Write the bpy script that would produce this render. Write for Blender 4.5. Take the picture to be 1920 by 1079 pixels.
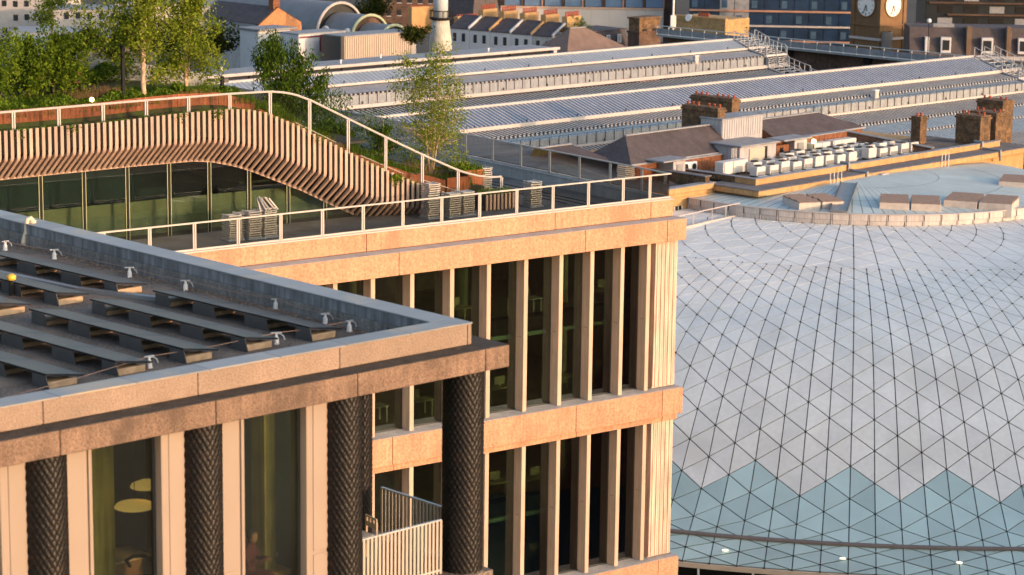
import bpy, bmesh, math, random
from math import sin, cos, pi, radians, hypot, sqrt
from mathutils import Vector, Matrix, Euler
RND = random.Random(7)
for _o in list(bpy.data.objects): bpy.data.objects.remove(_o)
scene = bpy.context.scene
C = scene.collection
# ------------------------------------------------------------------ camera
FPX, PITCH, ROLL, CAMZ = 4565.5, radians(11.17), radians(-.729), 50.0
fw = Vector((0, cos(PITCH), -sin(PITCH))); up0 = Vector((0, sin(PITCH), cos(PITCH))); rt0 = Vector((1, 0, 0))
RT = rt0*cos(ROLL) - up0*sin(ROLL); UP = up0*cos(ROLL) + rt0*sin(ROLL)
CAM = Vector((0, 0, CAMZ))
cd = bpy.data.cameras.new('camera'); cam = bpy.data.objects.new('camera', cd); C.objects.link(cam)
cam.matrix_world = Matrix(((RT.x, UP.x, -fw.x, 0), (RT.y, UP.y, -fw.y, 0), (RT.z, UP.z, -fw.z, CAMZ), (0, 0, 0, 1)))
cd.sensor_width = 36; cd.lens = FPX*36/1920; cd.clip_start = 1; cd.clip_end = 6000
cd.dof.use_dof = True; cd.dof.focus_distance = 90; cd.dof.aperture_fstop = 1.7
scene.camera = cam
# ------------------------------------------------------------------ light
SUN_EL, SUN_DIR = radians(7.5), Vector((.84, -.54, 0)).normalized()
w = bpy.data.worlds.new('World'); scene.world = w; w.use_nodes = True
nt = w.node_tree; sky = nt.nodes.new('ShaderNodeTexSky'); sky.sky_type = 'NISHITA'; sky.sun_disc = False
sky.sun_elevation = radians(16); sky.sun_rotation = math.atan2(SUN_DIR.x, SUN_DIR.y); sky.air_density = 1.0; sky.dust_density = 2.6; sky.ozone_density = .8
nt.links.new(sky.outputs[0], nt.nodes['Background'].inputs[0]); nt.nodes['Background'].inputs[1].default_value = .15
sl = bpy.data.lights.new('sun', 'SUN'); sl.energy = 2.05; sl.angle = radians(1.0); sl.color = (1, .55, .31)
so = bpy.data.objects.new('sun', sl); C.objects.link(so)
so.rotation_euler = (SUN_DIR*cos(SUN_EL) + Vector((0, 0, sin(SUN_EL)))).to_track_quat('Z', 'Y').to_euler()
vs = scene.view_settings; vs.view_transform = 'Standard'; vs.look = 'None'; vs.exposure = .9; vs.gamma = 1
scene.render.engine = 'CYCLES'; scene.cycles.max_bounces = 8; scene.cycles.transparent_max_bounces = 16
scene.cycles.use_denoising = True
# ------------------------------------------------------------------ survey helpers: a sight line met with a level or a wall plane
def ray(x, y): return fw + RT*((x-960)/FPX) - UP*((y-539.5)/FPX)
def atz(x, y, z): d = ray(x, y); return CAM + d*((z-CAMZ)/d.z)
def atY(x, y, Y): d = ray(x, y); return CAM + d*(Y/d.y)
class Frame:                                   # a building's own axes: a along its front, d inwards, z up
    def __init__(s, x, y, deg):
        s.o = Vector((x, y, 0)); s.r = radians(deg); s.a = Vector((cos(s.r), sin(s.r), 0)); s.d = Vector((-sin(s.r), cos(s.r), 0))
    def W(s, a, d, z): return s.o + s.a*a + s.d*d + Vector((0, 0, z))
    def loc(s, p): q = p - s.o; return q.dot(s.a), q.dot(s.d), p.z
    def wall(s, x, y, d): r = ray(x, y); o = s.o + s.d*d; t = (o-CAM).dot(s.d)/r.dot(s.d); return s.loc(CAM+r*t)
    def flat(s, x, y, z): return s.loc(atz(x, y, z))
MF = Frame(7.324, 109.923, 37.07)              # main building, origin at its right-hand roof corner
LF = Frame(-.7636, 45.979, 43.28)              # near building
SF = Frame(0, 230, 44)                         # railway station
# ------------------------------------------------------------------ mesh helpers
class MB:
    def __init__(s): s.v = []; s.f = []
    def add(s, vs, fs):
        n = len(s.v); s.v += [tuple(p) for p in vs]; s.f += [tuple(i+n for i in f) for f in fs]; return s
    def box(s, x0, x1, y0, y1, z0, z1, c=0):
        if c <= 0:
            return s.add([(x, y, z) for z in (z0, z1) for y in (y0, y1) for x in (x0, x1)],
                         [(0, 2, 3, 1), (4, 5, 7, 6), (0, 1, 5, 4), (2, 6, 7, 3), (0, 4, 6, 2), (1, 3, 7, 5)])
        bm = bmesh.new(); bmesh.ops.create_cube(bm, size=1)
        for v in bm.verts: v.co = Vector(((x0+x1)/2+v.co.x*(x1-x0), (y0+y1)/2+v.co.y*(y1-y0), (z0+z1)/2+v.co.z*(z1-z0)))
        bmesh.ops.bevel(bm, geom=bm.edges[:], offset=c, segments=1, affect='EDGES')
        bm.verts.index_update(); s.add([v.co[:] for v in bm.verts], [[v.index for v in f.verts] for f in bm.faces]); bm.free(); return s
    def bar(s, p, q, w, h=None, upv=(0, 0, 1)):                # square bar from p to q
        p, q = Vector(p), Vector(q); h = h or w; d = (q-p).normalized(); u = Vector(upv)
        if abs(d.dot(u)) > .98: u = Vector((1, 0, 0))
        x = d.cross(u).normalized(); u = x.cross(d); x *= w/2; u *= h/2
        return s.add([p-x-u, p+x-u, p+x+u, p-x+u, q-x-u, q+x-u, q+x+u, q-x+u], [(3, 2, 1, 0), (4, 5, 6, 7), (0, 1, 5, 4), (1, 2, 6, 5), (2, 3, 7, 6), (3, 0, 4, 7)])
    def ext(s, pts, vec):                                      # polygon extruded along vec
        vec = Vector(vec); n = len(pts); P = [Vector(p) for p in pts]
        return s.add(P + [p+vec for p in P], [tuple(range(n))[::-1], tuple(range(n, 2*n))] + [(i, (i+1) % n, (i+1) % n+n, i+n) for i in range(n)])
    def tube(s, path, r, n=6, cap=True):
        P = [Vector(p) for p in path]; R = r if isinstance(r, (list, tuple)) else [r]*len(P); b = len(s.v); u = None
        for i, p in enumerate(P):
            d = (P[min(i+1, len(P)-1)]-P[max(i-1, 0)]).normalized()
            if u is None: u = d.orthogonal().normalized()
            u = (u - d*u.dot(d)).normalized(); t = d.cross(u)
            s.v += [tuple(p+(u*cos(2*pi*k/n)+t*sin(2*pi*k/n))*R[i]) for k in range(n)]
        for i in range(len(P)-1):
            for k in range(n): a = b+i*n+k; a2 = b+i*n+(k+1) % n; s.f.append((a, a2, a2+n, a+n))
        if cap: s.f += [tuple(b+k for k in range(n))[::-1], tuple(b+(len(P)-1)*n+k for k in range(n))]
        return s
    def lathe(s, prof, n=16, c=(0, 0, 0)):
        b = len(s.v)
        for r, z in prof: s.v += [(c[0]+r*cos(2*pi*k/n), c[1]+r*sin(2*pi*k/n), c[2]+z) for k in range(n)]
        for i in range(len(prof)-1):
            for k in range(n): a = b+i*n+k; a2 = b+i*n+(k+1) % n; s.f.append((a, a2, a2+n, a+n))
        s.f += [tuple(b+k for k in range(n))[::-1], tuple(b+(len(prof)-1)*n+k for k in range(n))]; return s
    def grid(s, rows):
        n = len(rows[0]); b = len(s.v)
        for r in rows: s.v += [tuple(p) for p in r]
        for i in range(len(rows)-1):
            for k in range(n-1): a = b+i*n+k; s.f.append((a, a+1, a+n+1, a+n))
        return s
    def mesh(s, name, mat=None, smooth=False):
        me = bpy.data.meshes.new(name); me.from_pydata(s.v, [], s.f)
        if mat: me.materials.append(mat)
        if smooth: me.shade_smooth()
        me.update(); return me
    def build(s, name, mat, parent=None, smooth=False, **k): return put(name, s.mesh(name, mat, smooth), parent, **k)
def put(name, me, parent=None, loc=(0, 0, 0), rot=(0, 0, 0), scale=(1, 1, 1), stuff=False):
    o = bpy.data.objects.new(name, me); C.objects.link(o); o.parent = parent; o.location = loc; o.rotation_euler = rot; o.scale = scale
    if stuff: o['kind'] = 'stuff'
    return o
def tag(o, label=None, cat=None, group=None, kind=None):
    if label: o['label'] = label
    if cat: o['category'] = cat
    if group: o['group'] = group
    if kind: o['kind'] = kind
    return o
def thing(name, label, cat, loc=(0, 0, 0), rz=0, group=None):
    o = bpy.data.objects.new(name, None); C.objects.link(o); o.location = loc; o.rotation_euler = (0, 0, rz); o.empty_display_size = .2
    return tag(o, label, cat, group)
def building(name, label, fr, cat='building'): return thing(name, label, cat, fr.o, fr.r)
def copy_tree(o, parent=None):
    c = o.copy(); C.objects.link(c); c.parent = parent
    for ch in list(o.children): copy_tree(ch, c)
    return c
def lerp(tab, x):
    if x <= tab[0][0]: return tab[0][1]
    for (a, b), (c, d) in zip(tab, tab[1:]):
        if x <= c: return b+(d-b)*(x-a)/(c-a)
    return tab[-1][1]
# ------------------------------------------------------------------ materials
def M(name, col, rough=.8, var=.12, scale=2.0, speck=0, sscale=25, bump=0, metal=0, stretch=1, dirt=None, dscale=.6, dlo=.5, rand=0, spec=.4, emit=0, streak=0):
    """plain procedural surface: colour drifting with soft noise, speckles, stains of their own shape, relief"""
    m = bpy.data.materials.new(name); m.use_nodes = True; n = m.node_tree.nodes; l = m.node_tree.links
    b = n['Principled BSDF']; b.inputs['Roughness'].default_value = rough; b.inputs['Metallic'].default_value = metal; b.inputs['Specular IOR Level'].default_value = spec
    geo = n.new('ShaderNodeNewGeometry'); mp = n.new('ShaderNodeMapping'); l.new(geo.outputs['Position'], mp.inputs[0]); mp.inputs['Scale'].default_value = (1, 1, 1/stretch)
    def noise(sc, det=4, vec=None):
        t = n.new('ShaderNodeTexNoise'); t.inputs['Scale'].default_value = sc; t.inputs['Detail'].default_value = det; l.new(vec or mp.outputs[0], t.inputs['Vector']); return t.outputs['Fac']
    def math_(op, a, b_, clamp=False):
        t = n.new('ShaderNodeMath'); t.operation = op; t.use_clamp = clamp
        for i, v in enumerate((a, b_)):
            if isinstance(v, (int, float)): t.inputs[i].default_value = v
            else: l.new(v, t.inputs[i])
        return t.outputs[0]
    def ramp(v, lo, hi, a, b_):
        t = n.new('ShaderNodeMapRange'); l.new(v, t.inputs[0])
        for i, q in zip((1, 2, 3, 4), (lo, hi, a, b_)): t.inputs[i].default_value = q
        return t.outputs[0]
    f = ramp(noise(scale), .3, .7, 1-var, 1+var)
    sp = None
    if speck:
        sp = noise(sscale, 2, geo.outputs['Position']); f = math_('MULTIPLY', f, ramp(sp, .32, .68, 1-speck, 1+speck))
    if streak:
        m2 = n.new('ShaderNodeMapping'); l.new(geo.outputs['Position'], m2.inputs[0]); m2.inputs['Scale'].default_value = (1, 1, .06)
        f = math_('MULTIPLY', f, ramp(noise(9, 3, m2.outputs[0]), .35, .65, 1-streak, 1+streak*.6))
    if rand:
        oi = n.new('ShaderNodeObjectInfo'); f = math_('MULTIPLY', f, ramp(oi.outputs['Random'], 0, 1, 1-rand, 1+rand))
    mx = n.new('ShaderNodeMix'); mx.data_type = 'RGBA'; mx.blend_type = 'MULTIPLY'; mx.inputs[0].default_value = 1
    mx.inputs[6].default_value = (*col, 1); cb = n.new('ShaderNodeCombineColor')
    for i in range(3): l.new(f, cb.inputs[i])
    l.new(cb.outputs[0], mx.inputs[7]); out = mx.outputs[2]
    if dirt:
        dm = n.new('ShaderNodeMix'); dm.data_type = 'RGBA'; l.new(ramp(noise(dscale, 6), dlo, dlo+.16, 0, .85), dm.inputs[0]); l.new(out, dm.inputs[6]); dm.inputs[7].default_value = (*dirt, 1); out = dm.outputs[2]
    l.new(out, b.inputs['Base Color'])
    if bump:
        bp = n.new('ShaderNodeBump'); bp.inputs['Strength'].default_value = bump; bp.inputs['Distance'].default_value = .03
        l.new(sp if sp is not None else noise(sscale, 3, geo.outputs['Position']), bp.inputs['Height']); l.new(bp.outputs[0], b.inputs['Normal'])
    if emit: l.new(out, b.inputs['Emission Color']); b.inputs['Emission Strength'].default_value = emit
    return m
def glass(name, tint, refl=1.0, rough=.02):
    m = bpy.data.materials.new(name); m.use_nodes = True; n = m.node_tree.nodes; l = m.node_tree.links
    n.remove(n['Principled BSDF']); o = n['Material Output']; t = n.new('ShaderNodeBsdfTransparent'); t.inputs[0].default_value = (*tint, 1)
    g = n.new('ShaderNodeBsdfGlossy'); g.inputs['Roughness'].default_value = rough; fr = n.new('ShaderNodeFresnel'); fr.inputs[0].default_value = 1.5
    mu = n.new('ShaderNodeMath'); mu.operation = 'MULTIPLY'; mu.inputs[1].default_value = refl; mu.use_clamp = True; l.new(fr.outputs[0], mu.inputs[0])
    mx = n.new('ShaderNodeMixShader'); l.new(mu.outputs[0], mx.inputs[0]); l.new(t.outputs[0], mx.inputs[1]); l.new(g.outputs[0], mx.inputs[2]); l.new(mx.outputs[0], o.inputs[0]); return m
precast = M('precast_warm', (.49, .275, .168), .85, .10, .9, speck=.2, sscale=9, bump=.6, rand=.08, streak=.10, dirt=(.36, .185, .11), dscale=.55, dlo=.57, stretch=3)
precast_pier = M('precast_fluted', (.60, .46, .36), .85, .08, 1.0, speck=.06, sscale=14, bump=.25, streak=.28)
sill_stone = M('sill_stone', (.36, .35, .35), .85, .15, 1.5, speck=.1, sscale=8, bump=.2)
fin_mat = M('fin_stone', (.52, .39, .295), .75, .06, 1.5, streak=.12, rand=.06)
old_precast = M('precast_weathered', (.205, .135, .095), .9, .22, 1.3, streak=.16, speck=.30, sscale=26, bump=.8, dirt=(.10, .068, .05), dscale=1.1, dlo=.53, rand=.05)
old_parapet = M('precast_parapet', (.275, .20, .15), .9, .10, 1.3, speck=.16, sscale=30, bump=.6, dirt=(.20, .13, .095), dscale=.9, dlo=.56, rand=.05)
ledge_mat = M('ledge_lichen', (.05, .043, .036), .95, .3, 3, speck=.35, sscale=20, bump=.5, dirt=(.16, .13, .09), dscale=2.2, dlo=.62)
coping_mat = M('metal_coping', (.30, .305, .31), .42, .10, 1.2, speck=.05, sscale=40, metal=.3, dirt=(.46, .38, .28), dscale=.8, dlo=.52, rand=.12)
zinc_side = M('zinc_upstand', (.20, .21, .23), .55, .25, 2.5, streak=.35, metal=.2)
roof_felt = M('roof_felt', (.145, .118, .098), .95, .3, .9, speck=.5, sscale=22, bump=.6, dirt=(.27, .205, .16), dscale=.7, dlo=.50)
gravel_mat = M('gravel', (.26, .19, .14), .95, .35, 9, speck=.4, sscale=60, rand=.2)
white_mat = M('white_paint', (.74, .74, .74), .5, .05, 3)
rail_mat = M('rail_paint', (.47, .435, .405), .45, .05, 2, spec=.5)
beige_panel = M('beige_panel', (.31, .245, .20), .42, .03, 1.5, spec=.5, rand=.03)
iron = M('cast_iron', (.009, .0075, .007), .46, .3, 5, speck=.2, sscale=14, spec=.3, dirt=(.022, .013, .010), dscale=4, dlo=.56)
dark_metal = M('dark_metal', (.035, .037, .042), .4, .1, 3, spec=.5)
grey_metal = M('grey_metal', (.27, .28, .29), .45, .1, 2, metal=.4, rand=.1)
bright_metal = M('galvanised', (.55, .56, .57), .4, .12, 3, metal=.5)
silver_slat = M('silver_slat', (.46, .43, .39), .5, .12, 4, rand=.12)
wood_end = M('timber_block', (.42, .30, .19), .8, .2, 6)
pv_mat = M('solar_glass', (.013, .015, .019), .36, .15, 1.5, spec=.3)
deck_mat = M('terrace_paving', (.16, .155, .15), .85, .15, .9, speck=.12, sscale=12, bump=.2, dirt=(.10, .085, .07), dscale=.5, dlo=.52)
conc_grey = M('grey_concrete', (.40, .40, .40), .85, .14, 1.0, speck=.08, sscale=10, streak=.12)
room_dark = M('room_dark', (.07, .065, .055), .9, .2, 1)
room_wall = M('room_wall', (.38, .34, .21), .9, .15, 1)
room_green = M('room_green', (.24, .33, .22), .8, .1, 1)
room_brown = M('room_brown', (.24, .13, .065), .6, .15, 2)
room_floor = M('room_floor', (.20, .18, .13), .5, .2, 1.5)
win_glass = glass('window_glass', (.82, .86, .78), 1.7)
main_glass = glass('main_window_glass', (.62, .71, .62), 2.6)
pav_glass = glass('pavilion_glass', (.62, .70, .64), 1.7)
rail_glass = glass('rail_glass', (.80, .82, .80), .9)
corten = M('corten_steel', (.28, .088, .036), .8, .25, 1.5, speck=.15, sscale=10, streak=.25, rand=.08)
slat_mat = M('timber_slat', (.45, .315, .24), .75, .08, 1.5, streak=.16, rand=.10)
black = M('matt_black', (.012, .012, .012), .9, .1, 2)
soil = M('soil', (.055, .05, .025), .95, .4, 2, dirt=(.06, .09, .02), dscale=1.5, dlo=.48)
# ================================================================== ground
tag(MB().box(-3000, 3000, -1500, 3500, -.5, 0).build('ground', M('ground_city', (.07, .065, .06), .95, .3, .02, dirt=(.05, .06, .03), dscale=.01, dlo=.5)), kind='structure')
# ================================================================== main building
mb_ = building('stone_office_building', 'sunlit tan stone office building with tall windows and a roof terrace', MF)
def row(name, joints, y0, y1, z0, z1, mat, parent, g=.012, c=.012):
    out = []
    for p, q in zip(joints, joints[1:]): out.append(MB().box(p+g, q-g, y0, y1, z0, z1, c).build(name, mat, parent))
    return out
Jp = [-56.8, -46.8, -36.8, -26.8, -16.8, -6.84, -1.33, -.01]
row('parapet_panel', Jp, 0, .32, 31.74, 32.50, precast, mb_)
row('cornice_panel', [-55.6, -45.6, -35.6, -25.7, -15.7, -5.75, -1.0, .15], -.80, .35, 30.74, 31.71, precast, mb_)
MB().box(-56.8, .14, -.76, 0, 31.70, 31.722).build('ledge_cover', sill_stone, mb_)
MB().box(-56.8, .0, -.02, .40, 32.50, 32.55).build('coping', rail_mat, mb_)
# right-hand return of the parapet along the terrace
for k in range(5): MB().box(-.30, -.005, .42+k*7.2, .42+k*7.2+7.18, 31.2, 32.50, .01).build('parapet_panel', conc_grey, mb_)
MB().box(-.34, 0, .40, 36.4, 32.50, 32.55).build('coping', conc_grey, mb_)
FINS = [-1.72, -3.26, -5.01, -6.76, -8.71, -10.73, -12.68, -14.75, -16.74, -18.6, -20.5, -22.4, -24.3, -26.2, -28.1]
Jb = [-56, -45.9, -35.9, -25.9, -16.0, -6.1, -1.05, .20]
for (zs, zt) in ((23.81, 30.74), (15.71, 22.24), (7.6, 14.1)):
    row('spandrel_panel', Jb, -.80, .3, zs-1.22, zs-.01, precast, mb_)
    row('spandrel_soffit', [j+.3 for j in Jb[:-1]]+[.16], -.46, .3, zs-1.57, zs-1.23, precast, mb_)
    MB().box(-56, .17, -.77, .3, zs-.008, zs+.012).build('sill', sill_stone, mb_)
    # fluted corner pier
    pr = MB(); n = 11
    for k in range(n):
        x0 = -1.30+k*1.33/n; pr.box(x0+.006, x0+1.33/n-.006, -.36-.02*(k % 2), .2, zs+.10, zt-.012, .012)
    pr.box(-1.30, .03, -.3, .2, zs+.05, zt-.02); pr.build('corner_pier', precast_pier, mb_)
    for k in (-.9, -.35): MB().box(k-.03, k+.03, -.2, .1, zs, zs+.1).build('pier_foot', dark_metal, mb_)
    fin = MB().box(-.11, .11, -.40, .17, zs+.012, zt-.004, .012).mesh('fin', fin_mat)
    bolt = MB().tube([(-.112, -.05, 0), (-.125, -.05, 0)], .022, 6).tube([(-.112, -.19, 0), (-.125, -.19, 0)], .022, 6).mesh('bolt', black)
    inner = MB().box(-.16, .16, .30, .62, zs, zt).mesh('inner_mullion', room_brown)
    for k, a in enumerate(FINS):
        fo = put('fin', fin, mb_, (a, 0, 0)); put('bolt', bolt, fo, (0, 0, zs+3.35)); put('inner_mullion', inner, mb_, (a, 0, 0))
        a0 = FINS[k+1] if k+1 < len(FINS) else a-1.9
        w_ = put('window_pane', MB().box(a0+.10, a-.10, .16, .185, zs+.03, zt-.01).mesh('window_pane', main_glass), mb_)
        MB().box(a0+.11, a-.11, .13, .21, zs+.012, zs+.07).build('frame', dark_metal, w_)
    m = (zs+zt)/2+.15
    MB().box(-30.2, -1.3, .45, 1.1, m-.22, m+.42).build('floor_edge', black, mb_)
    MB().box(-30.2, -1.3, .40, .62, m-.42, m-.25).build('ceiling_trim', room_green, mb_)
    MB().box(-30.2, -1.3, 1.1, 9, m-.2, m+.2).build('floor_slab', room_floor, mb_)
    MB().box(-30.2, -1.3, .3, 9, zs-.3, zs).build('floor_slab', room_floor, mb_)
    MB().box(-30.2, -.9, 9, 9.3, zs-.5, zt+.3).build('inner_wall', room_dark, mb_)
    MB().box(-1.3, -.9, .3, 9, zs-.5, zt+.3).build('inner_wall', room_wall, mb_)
    for k, a in enumerate((-3.9, -9.6, -15.2, -20.9)): MB().lathe([(.3, 0), (.3, zt-zs)], 14, (a, 3.2, zs)).build('inner_column', room_wall, mb_)
    for k in range(9):
        a = -2.6-k*2.1+RND.uniform(-.5, .5); q = RND.uniform(1.1, 1.7)
        for z0 in (zs, m+.2):
            if RND.random() < .75:
                dk = MB().box(a-.8, a+.8, q, q+.7, z0+.70, z0+.74); [dk.box(a+s*.72-.03, a+s*.72+.03, q+t, q+t+.05, z0, z0+.7) for s in (-1, 1) for t in (.05, .6)]
                dk.box(a-.3, a+.25, q+.35, q+.39, z0+.84, z0+1.2).box(a-.04, a+.04, q+.36, q+.4, z0+.74, z0+.85); dk.build('desk', room_wall if RND.random() < .6 else silver_slat, mb_)
            if RND.random() < .5: MB().box(a-.55, a+.55, q+1.5, q+1.62, z0+2.55, z0+2.6).build('ceiling_lamp', M('strip_lamp', (1, .85, .5), emit=2.5) if 'strip_lamp' not in bpy.data.materials else bpy.data.materials['strip_lamp'], mb_)
MB().box(-56, -.05, .31, 36.4, 0, 6).build('base_block', sill_stone, mb_)
MB().box(-56, -.31, .33, 36.4, 31.0, 31.98).build('terrace_slab', deck_mat, mb_)
MB().box(-.28, -.02, .3, 36.3, 5.9, 31.2).build('side_wall', precast, mb_)
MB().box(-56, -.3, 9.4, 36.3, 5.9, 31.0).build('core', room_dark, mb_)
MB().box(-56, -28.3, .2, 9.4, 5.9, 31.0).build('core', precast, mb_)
# drainage slots and paving seams on the terrace
for k, d in enumerate((3.4, 4.6, 6.9)): MB().box(-1.9-k*.55, -1.72-k*.55, 2.2+k*1.0, 30, 31.98, 31.99).build('drain_channel', black, mb_)
# terrace railing: front run and right-hand return
def railing(name, label, fr, runs, zt, zb, thick=.06):
    t = thing(name, label, 'railing', fr.o, fr.r)
    for (p0, p1, posts) in runs:
        p0, p1 = Vector(p0), Vector(p1); d = (p1-p0); L = d.length; d /= L; nrm = Vector((-d.y, d.x))
        g = lambda s, z: (p0.x+d.x*s, p0.y+d.y*s, z)
        MB().bar(g(0, zt-.03), g(L, zt-.03), .07, .06).build('top_rail', rail_mat, t); MB().bar(g(0, zb+.045), g(L, zb+.045), .055, .07).build('bottom_rail', rail_mat, t)
        S = sorted(posts)
        for s in S: MB().bar(g(s-.045, zb), g(s-.045, zt-.06), .055, .06, d.to_3d()).bar(g(s+.045, zb), g(s+.045, zt-.06), .055, .06, d.to_3d()).build('post', rail_mat, t)
        S = [0]+S+[L]
        for s, e in zip(S, S[1:]):
            if e-s > .3: MB().bar(g((s+.085), (zt+zb)/2+.02), g(e-.085, (zt+zb)/2+.02), .016, zt-zb-.16).build('glass_pane', rail_glass, t)
    return t
railing('glass_railing', 'pale metal and glass railing round the roof terrace edge', MF,
        [((-40, .16), (-.05, .16), [40+a for a in [-1.3-2*0]+[-.87-2*k for k in range(1, 20)]]),
         ((-.10, .2), (-.10, 34), [1.95+2.32*k for k in range(14)])], 33.70, 32.55)
# ================================================================== near building with woven iron columns
nb = building('iron_column_building', 'near office building with woven dark iron columns and a weathered concrete cornice', LF)
ZL, ZC, ZP = 39.80, 39.35, 40.23
row('parapet_panel', [-19.2, -16.0, -12.83, -9.64, -6.48, -3.28, -.11, 0], 0, .18, ZL, ZP-.03, old_parapet, nb, g=.008, c=.008)
row('cornice_block', [-19.2, -16.0, -12.8, -9.62, -6.44, -3.24, -.06, .57], -.47, .5, ZC, ZL-.02, old_precast, nb, g=.008, c=.012)
row('cornice_block', [.5+3.2*k for k in range(7)], -.57, .5, ZC, ZL-.02, old_precast, nb, g=.008, c=.012)
for o in [o for o in nb.children if o.name.startswith('cornice_block')][-6:]: o.rotation_euler = (0, 0, pi/2)
MB().ext([(-19.2, -.455, ZL-.021), (.555, -.455, ZL-.021), (.555, 20, ZL-.021), (0, 20, ZL-.021), (0, 0, ZL-.021), (-19.2, 0, ZL-.021)], (0, 0, .012)).build('ledge', ledge_mat, nb)
for k in range(13): MB().box(-.02-1.55*(k+1)+.006, -.02-1.55*k-.006 if k else .012, -.012, .52, ZP-.03, ZP, .006).build('coping_plate', coping_mat, nb)
for k in range(9): MB().box(-.60, .012, .526+2.25*k+.006, .526+2.25*(k+1)-.006, ZP-.03, ZP, .006).build('coping_plate', coping_mat, nb)
row('parapet_panel', [.2+3.2*k for k in range(7)], 0, .18, ZL, ZP-.03, old_parapet, nb, g=.008, c=.008)
for o in [o for o in nb.children if o.name.startswith('parapet_panel')][-6:]: o.rotation_euler = (0, 0, pi/2)
kerb_m = M('kerb_felt', (.21, .195, .18), .9, .2, 1.5, speck=.2, sscale=15, streak=.2)
# inner upstand: zinc cheek over a pale kerb, and the felt roof
for k in range(9):
    MB().box(-.585, -.54, .6+2.25*k+.004, .6+2.25*(k+1)-.004, ZP-.25, ZP-.035).build('zinc_cheek', zinc_side, nb)
    MB().box(-.62, -.54, .6+2.25*k+.004, .6+2.25*(k+1)-.004, 39.72, ZP-.255).build('kerb_upstand', kerb_m, nb)
MB().box(-19.2, -.56, .46, .505, 39.72, ZP-.035).build('kerb_upstand', zinc_side, nb)
MB().box(-19.2, -.1, .1, 20, 39.40, 39.72).build('roof_deck', roof_felt, nb)
gv = MB()
for k in range(1500):
    d = RND.uniform(.6, 18); a = -.66-abs(RND.gauss(0, .10))-(.25 if RND.random() < .12 else 0); s = RND.uniform(.012, .032)
    if RND.random() < .25: a, d = RND.uniform(-9, -.7), .56+abs(RND.gauss(0, .10))
    gv.lathe([(s*.5, -s*.3), (s, 0), (s*.5, s*.5)], 5, (a, d, 39.73))
gv.build('gravel', gravel_mat, nb, stuff=True)
for d in (1.35, 1.62): MB().box(-.635, -.61, d, d+.16, 39.74, 39.90).build('outlet', black, nb)
# columns
def weave(R, H, k=24, m=5.5, nt=168, nz=150):
    g = []
    for j in range(nz+1):
        z = H*j/nz; r_ = []
        for i in range(nt+1):
            th = 2*pi*i/nt; u = k*th/(2*pi)+m*z; v = k*th/(2*pi)-m*z
            pf = lambda x: sqrt(max(0, 1-((x % 1-.5)/.47)**2))
            s = sin(pi*(u+.0))*sin(pi*v); s = (1 if s > 0 else -1)*min(1, abs(s)*2.2)
            h = max(pf(u)*(.6+.4*s), pf(v)*(.6-.4*s)); r = R-.024+.030*h
            r_.append((r*cos(th), r*sin(th), z))
        g.append(r_)
    return MB().grid(g).mesh('column', iron, True)
colm = weave(.405, ZC-35.22)
for a, d in ((-9.62, .1), (-6.40, .1), (-3.19, .1), (-.12, .1), (-.35, 3.2), (-.35, 6.4)): put('column', colm, nb, (a, d, 35.22))
# infill between the columns: beige pilasters and windows
def bay(a0, a1):        # from right side of one column to left side of the next
    for s, e in ((a0, a0+.55), (a1-.55, a1)):
        MB().box(s, e, .02, .30, 35.3, ZC, .006).build('pilaster', beige_panel, nb)
        q = nb.children[-1] if False else None
        for z0, z1 in ((35.34, 36.35), (36.42, ZC-.03)): MB().box(s+.11, e-.06, .004, .03, z0, z1, .008).build('pilaster_panel', beige_panel, nb)
    MB().box(a0+.55, a0+.62, -.02, .3, 35.3, ZC, .006).build('window_jamb', beige_panel, nb); MB().box(a1-.62, a1-.55, -.02, .3, 35.3, ZC, .006).build('window_jamb', beige_panel, nb)
    wp = MB().box(a0+.62, a1-.62, .20, .22, 35.34, ZC).build('window_pane', win_glass, nb)
    MB().box(a0+.62, a0+.66, .17, .25, 35.3, ZC).box(a1-.66, a1-.62, .17, .25, 35.3, ZC).box(a0+.66, a1-.66, .17, .25, 35.3, 35.36).build('frame', dark_metal, wp)
for c0, c1 in ((-12.8, -9.62), (-9.62, -6.40), (-6.40, -3.19)): bay(c0+.28, c1-.28)
# rooms and loggia
MB().box(-19, -3.3, .3, 9, 35.0, 35.28).build('floor_slab', room_floor, nb)
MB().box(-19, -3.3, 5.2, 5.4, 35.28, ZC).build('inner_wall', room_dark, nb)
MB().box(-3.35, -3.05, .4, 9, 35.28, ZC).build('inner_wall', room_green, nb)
MB().box(-5.05, -4.8, 1.9, 2.5, 35.28, ZC).build('inner_pier', room_green, nb)
MB().box(-5.55, -5.1, 2.0, 2.3, 35.28, ZC).build('curtain', M('curtain_olive', (.36, .30, .08), .9, .15, 2, streak=.3), nb)
MB().box(-4.35, -4.1, .9, 1.3, 35.28, ZC).build('curtain', bpy.data.materials['curtain_olive'], nb)
MB().box(-7.75, -7.2, 1.6, 2.2, 35.28, ZC).build('curtain', bpy.data.materials['curtain_olive'], nb)
MB().box(-19, .2, -.3, 20, ZC-.02, ZC+.05).build('ceiling', room_wall, nb)
MB().box(-3.05, .3, -.35, 9, 34.95, 35.27).build('loggia_floor', roof_felt, nb)
MB().box(-19, .3, -.3, 20, 28.5, 34.95).build('lower_storey', old_precast, nb)
for k in range(6): MB().box(-2.9+.5*k, -2.42+.5*k, -.3, 4.2, 35.27, 35.285).build('decking_board', roof_felt, nb)
MB().box(-3.05, -1.0, 4.3, 4.4, 35.28, ZC).build('inner_wall', room_dark, nb)
MB().box(-19, -.2, 10, 19.8, 10, 39.4).build('core', old_precast, nb)
MB().box(-18.9, .1, .0, 10, 0, 28.5).build('core', old_precast, nb)
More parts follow.
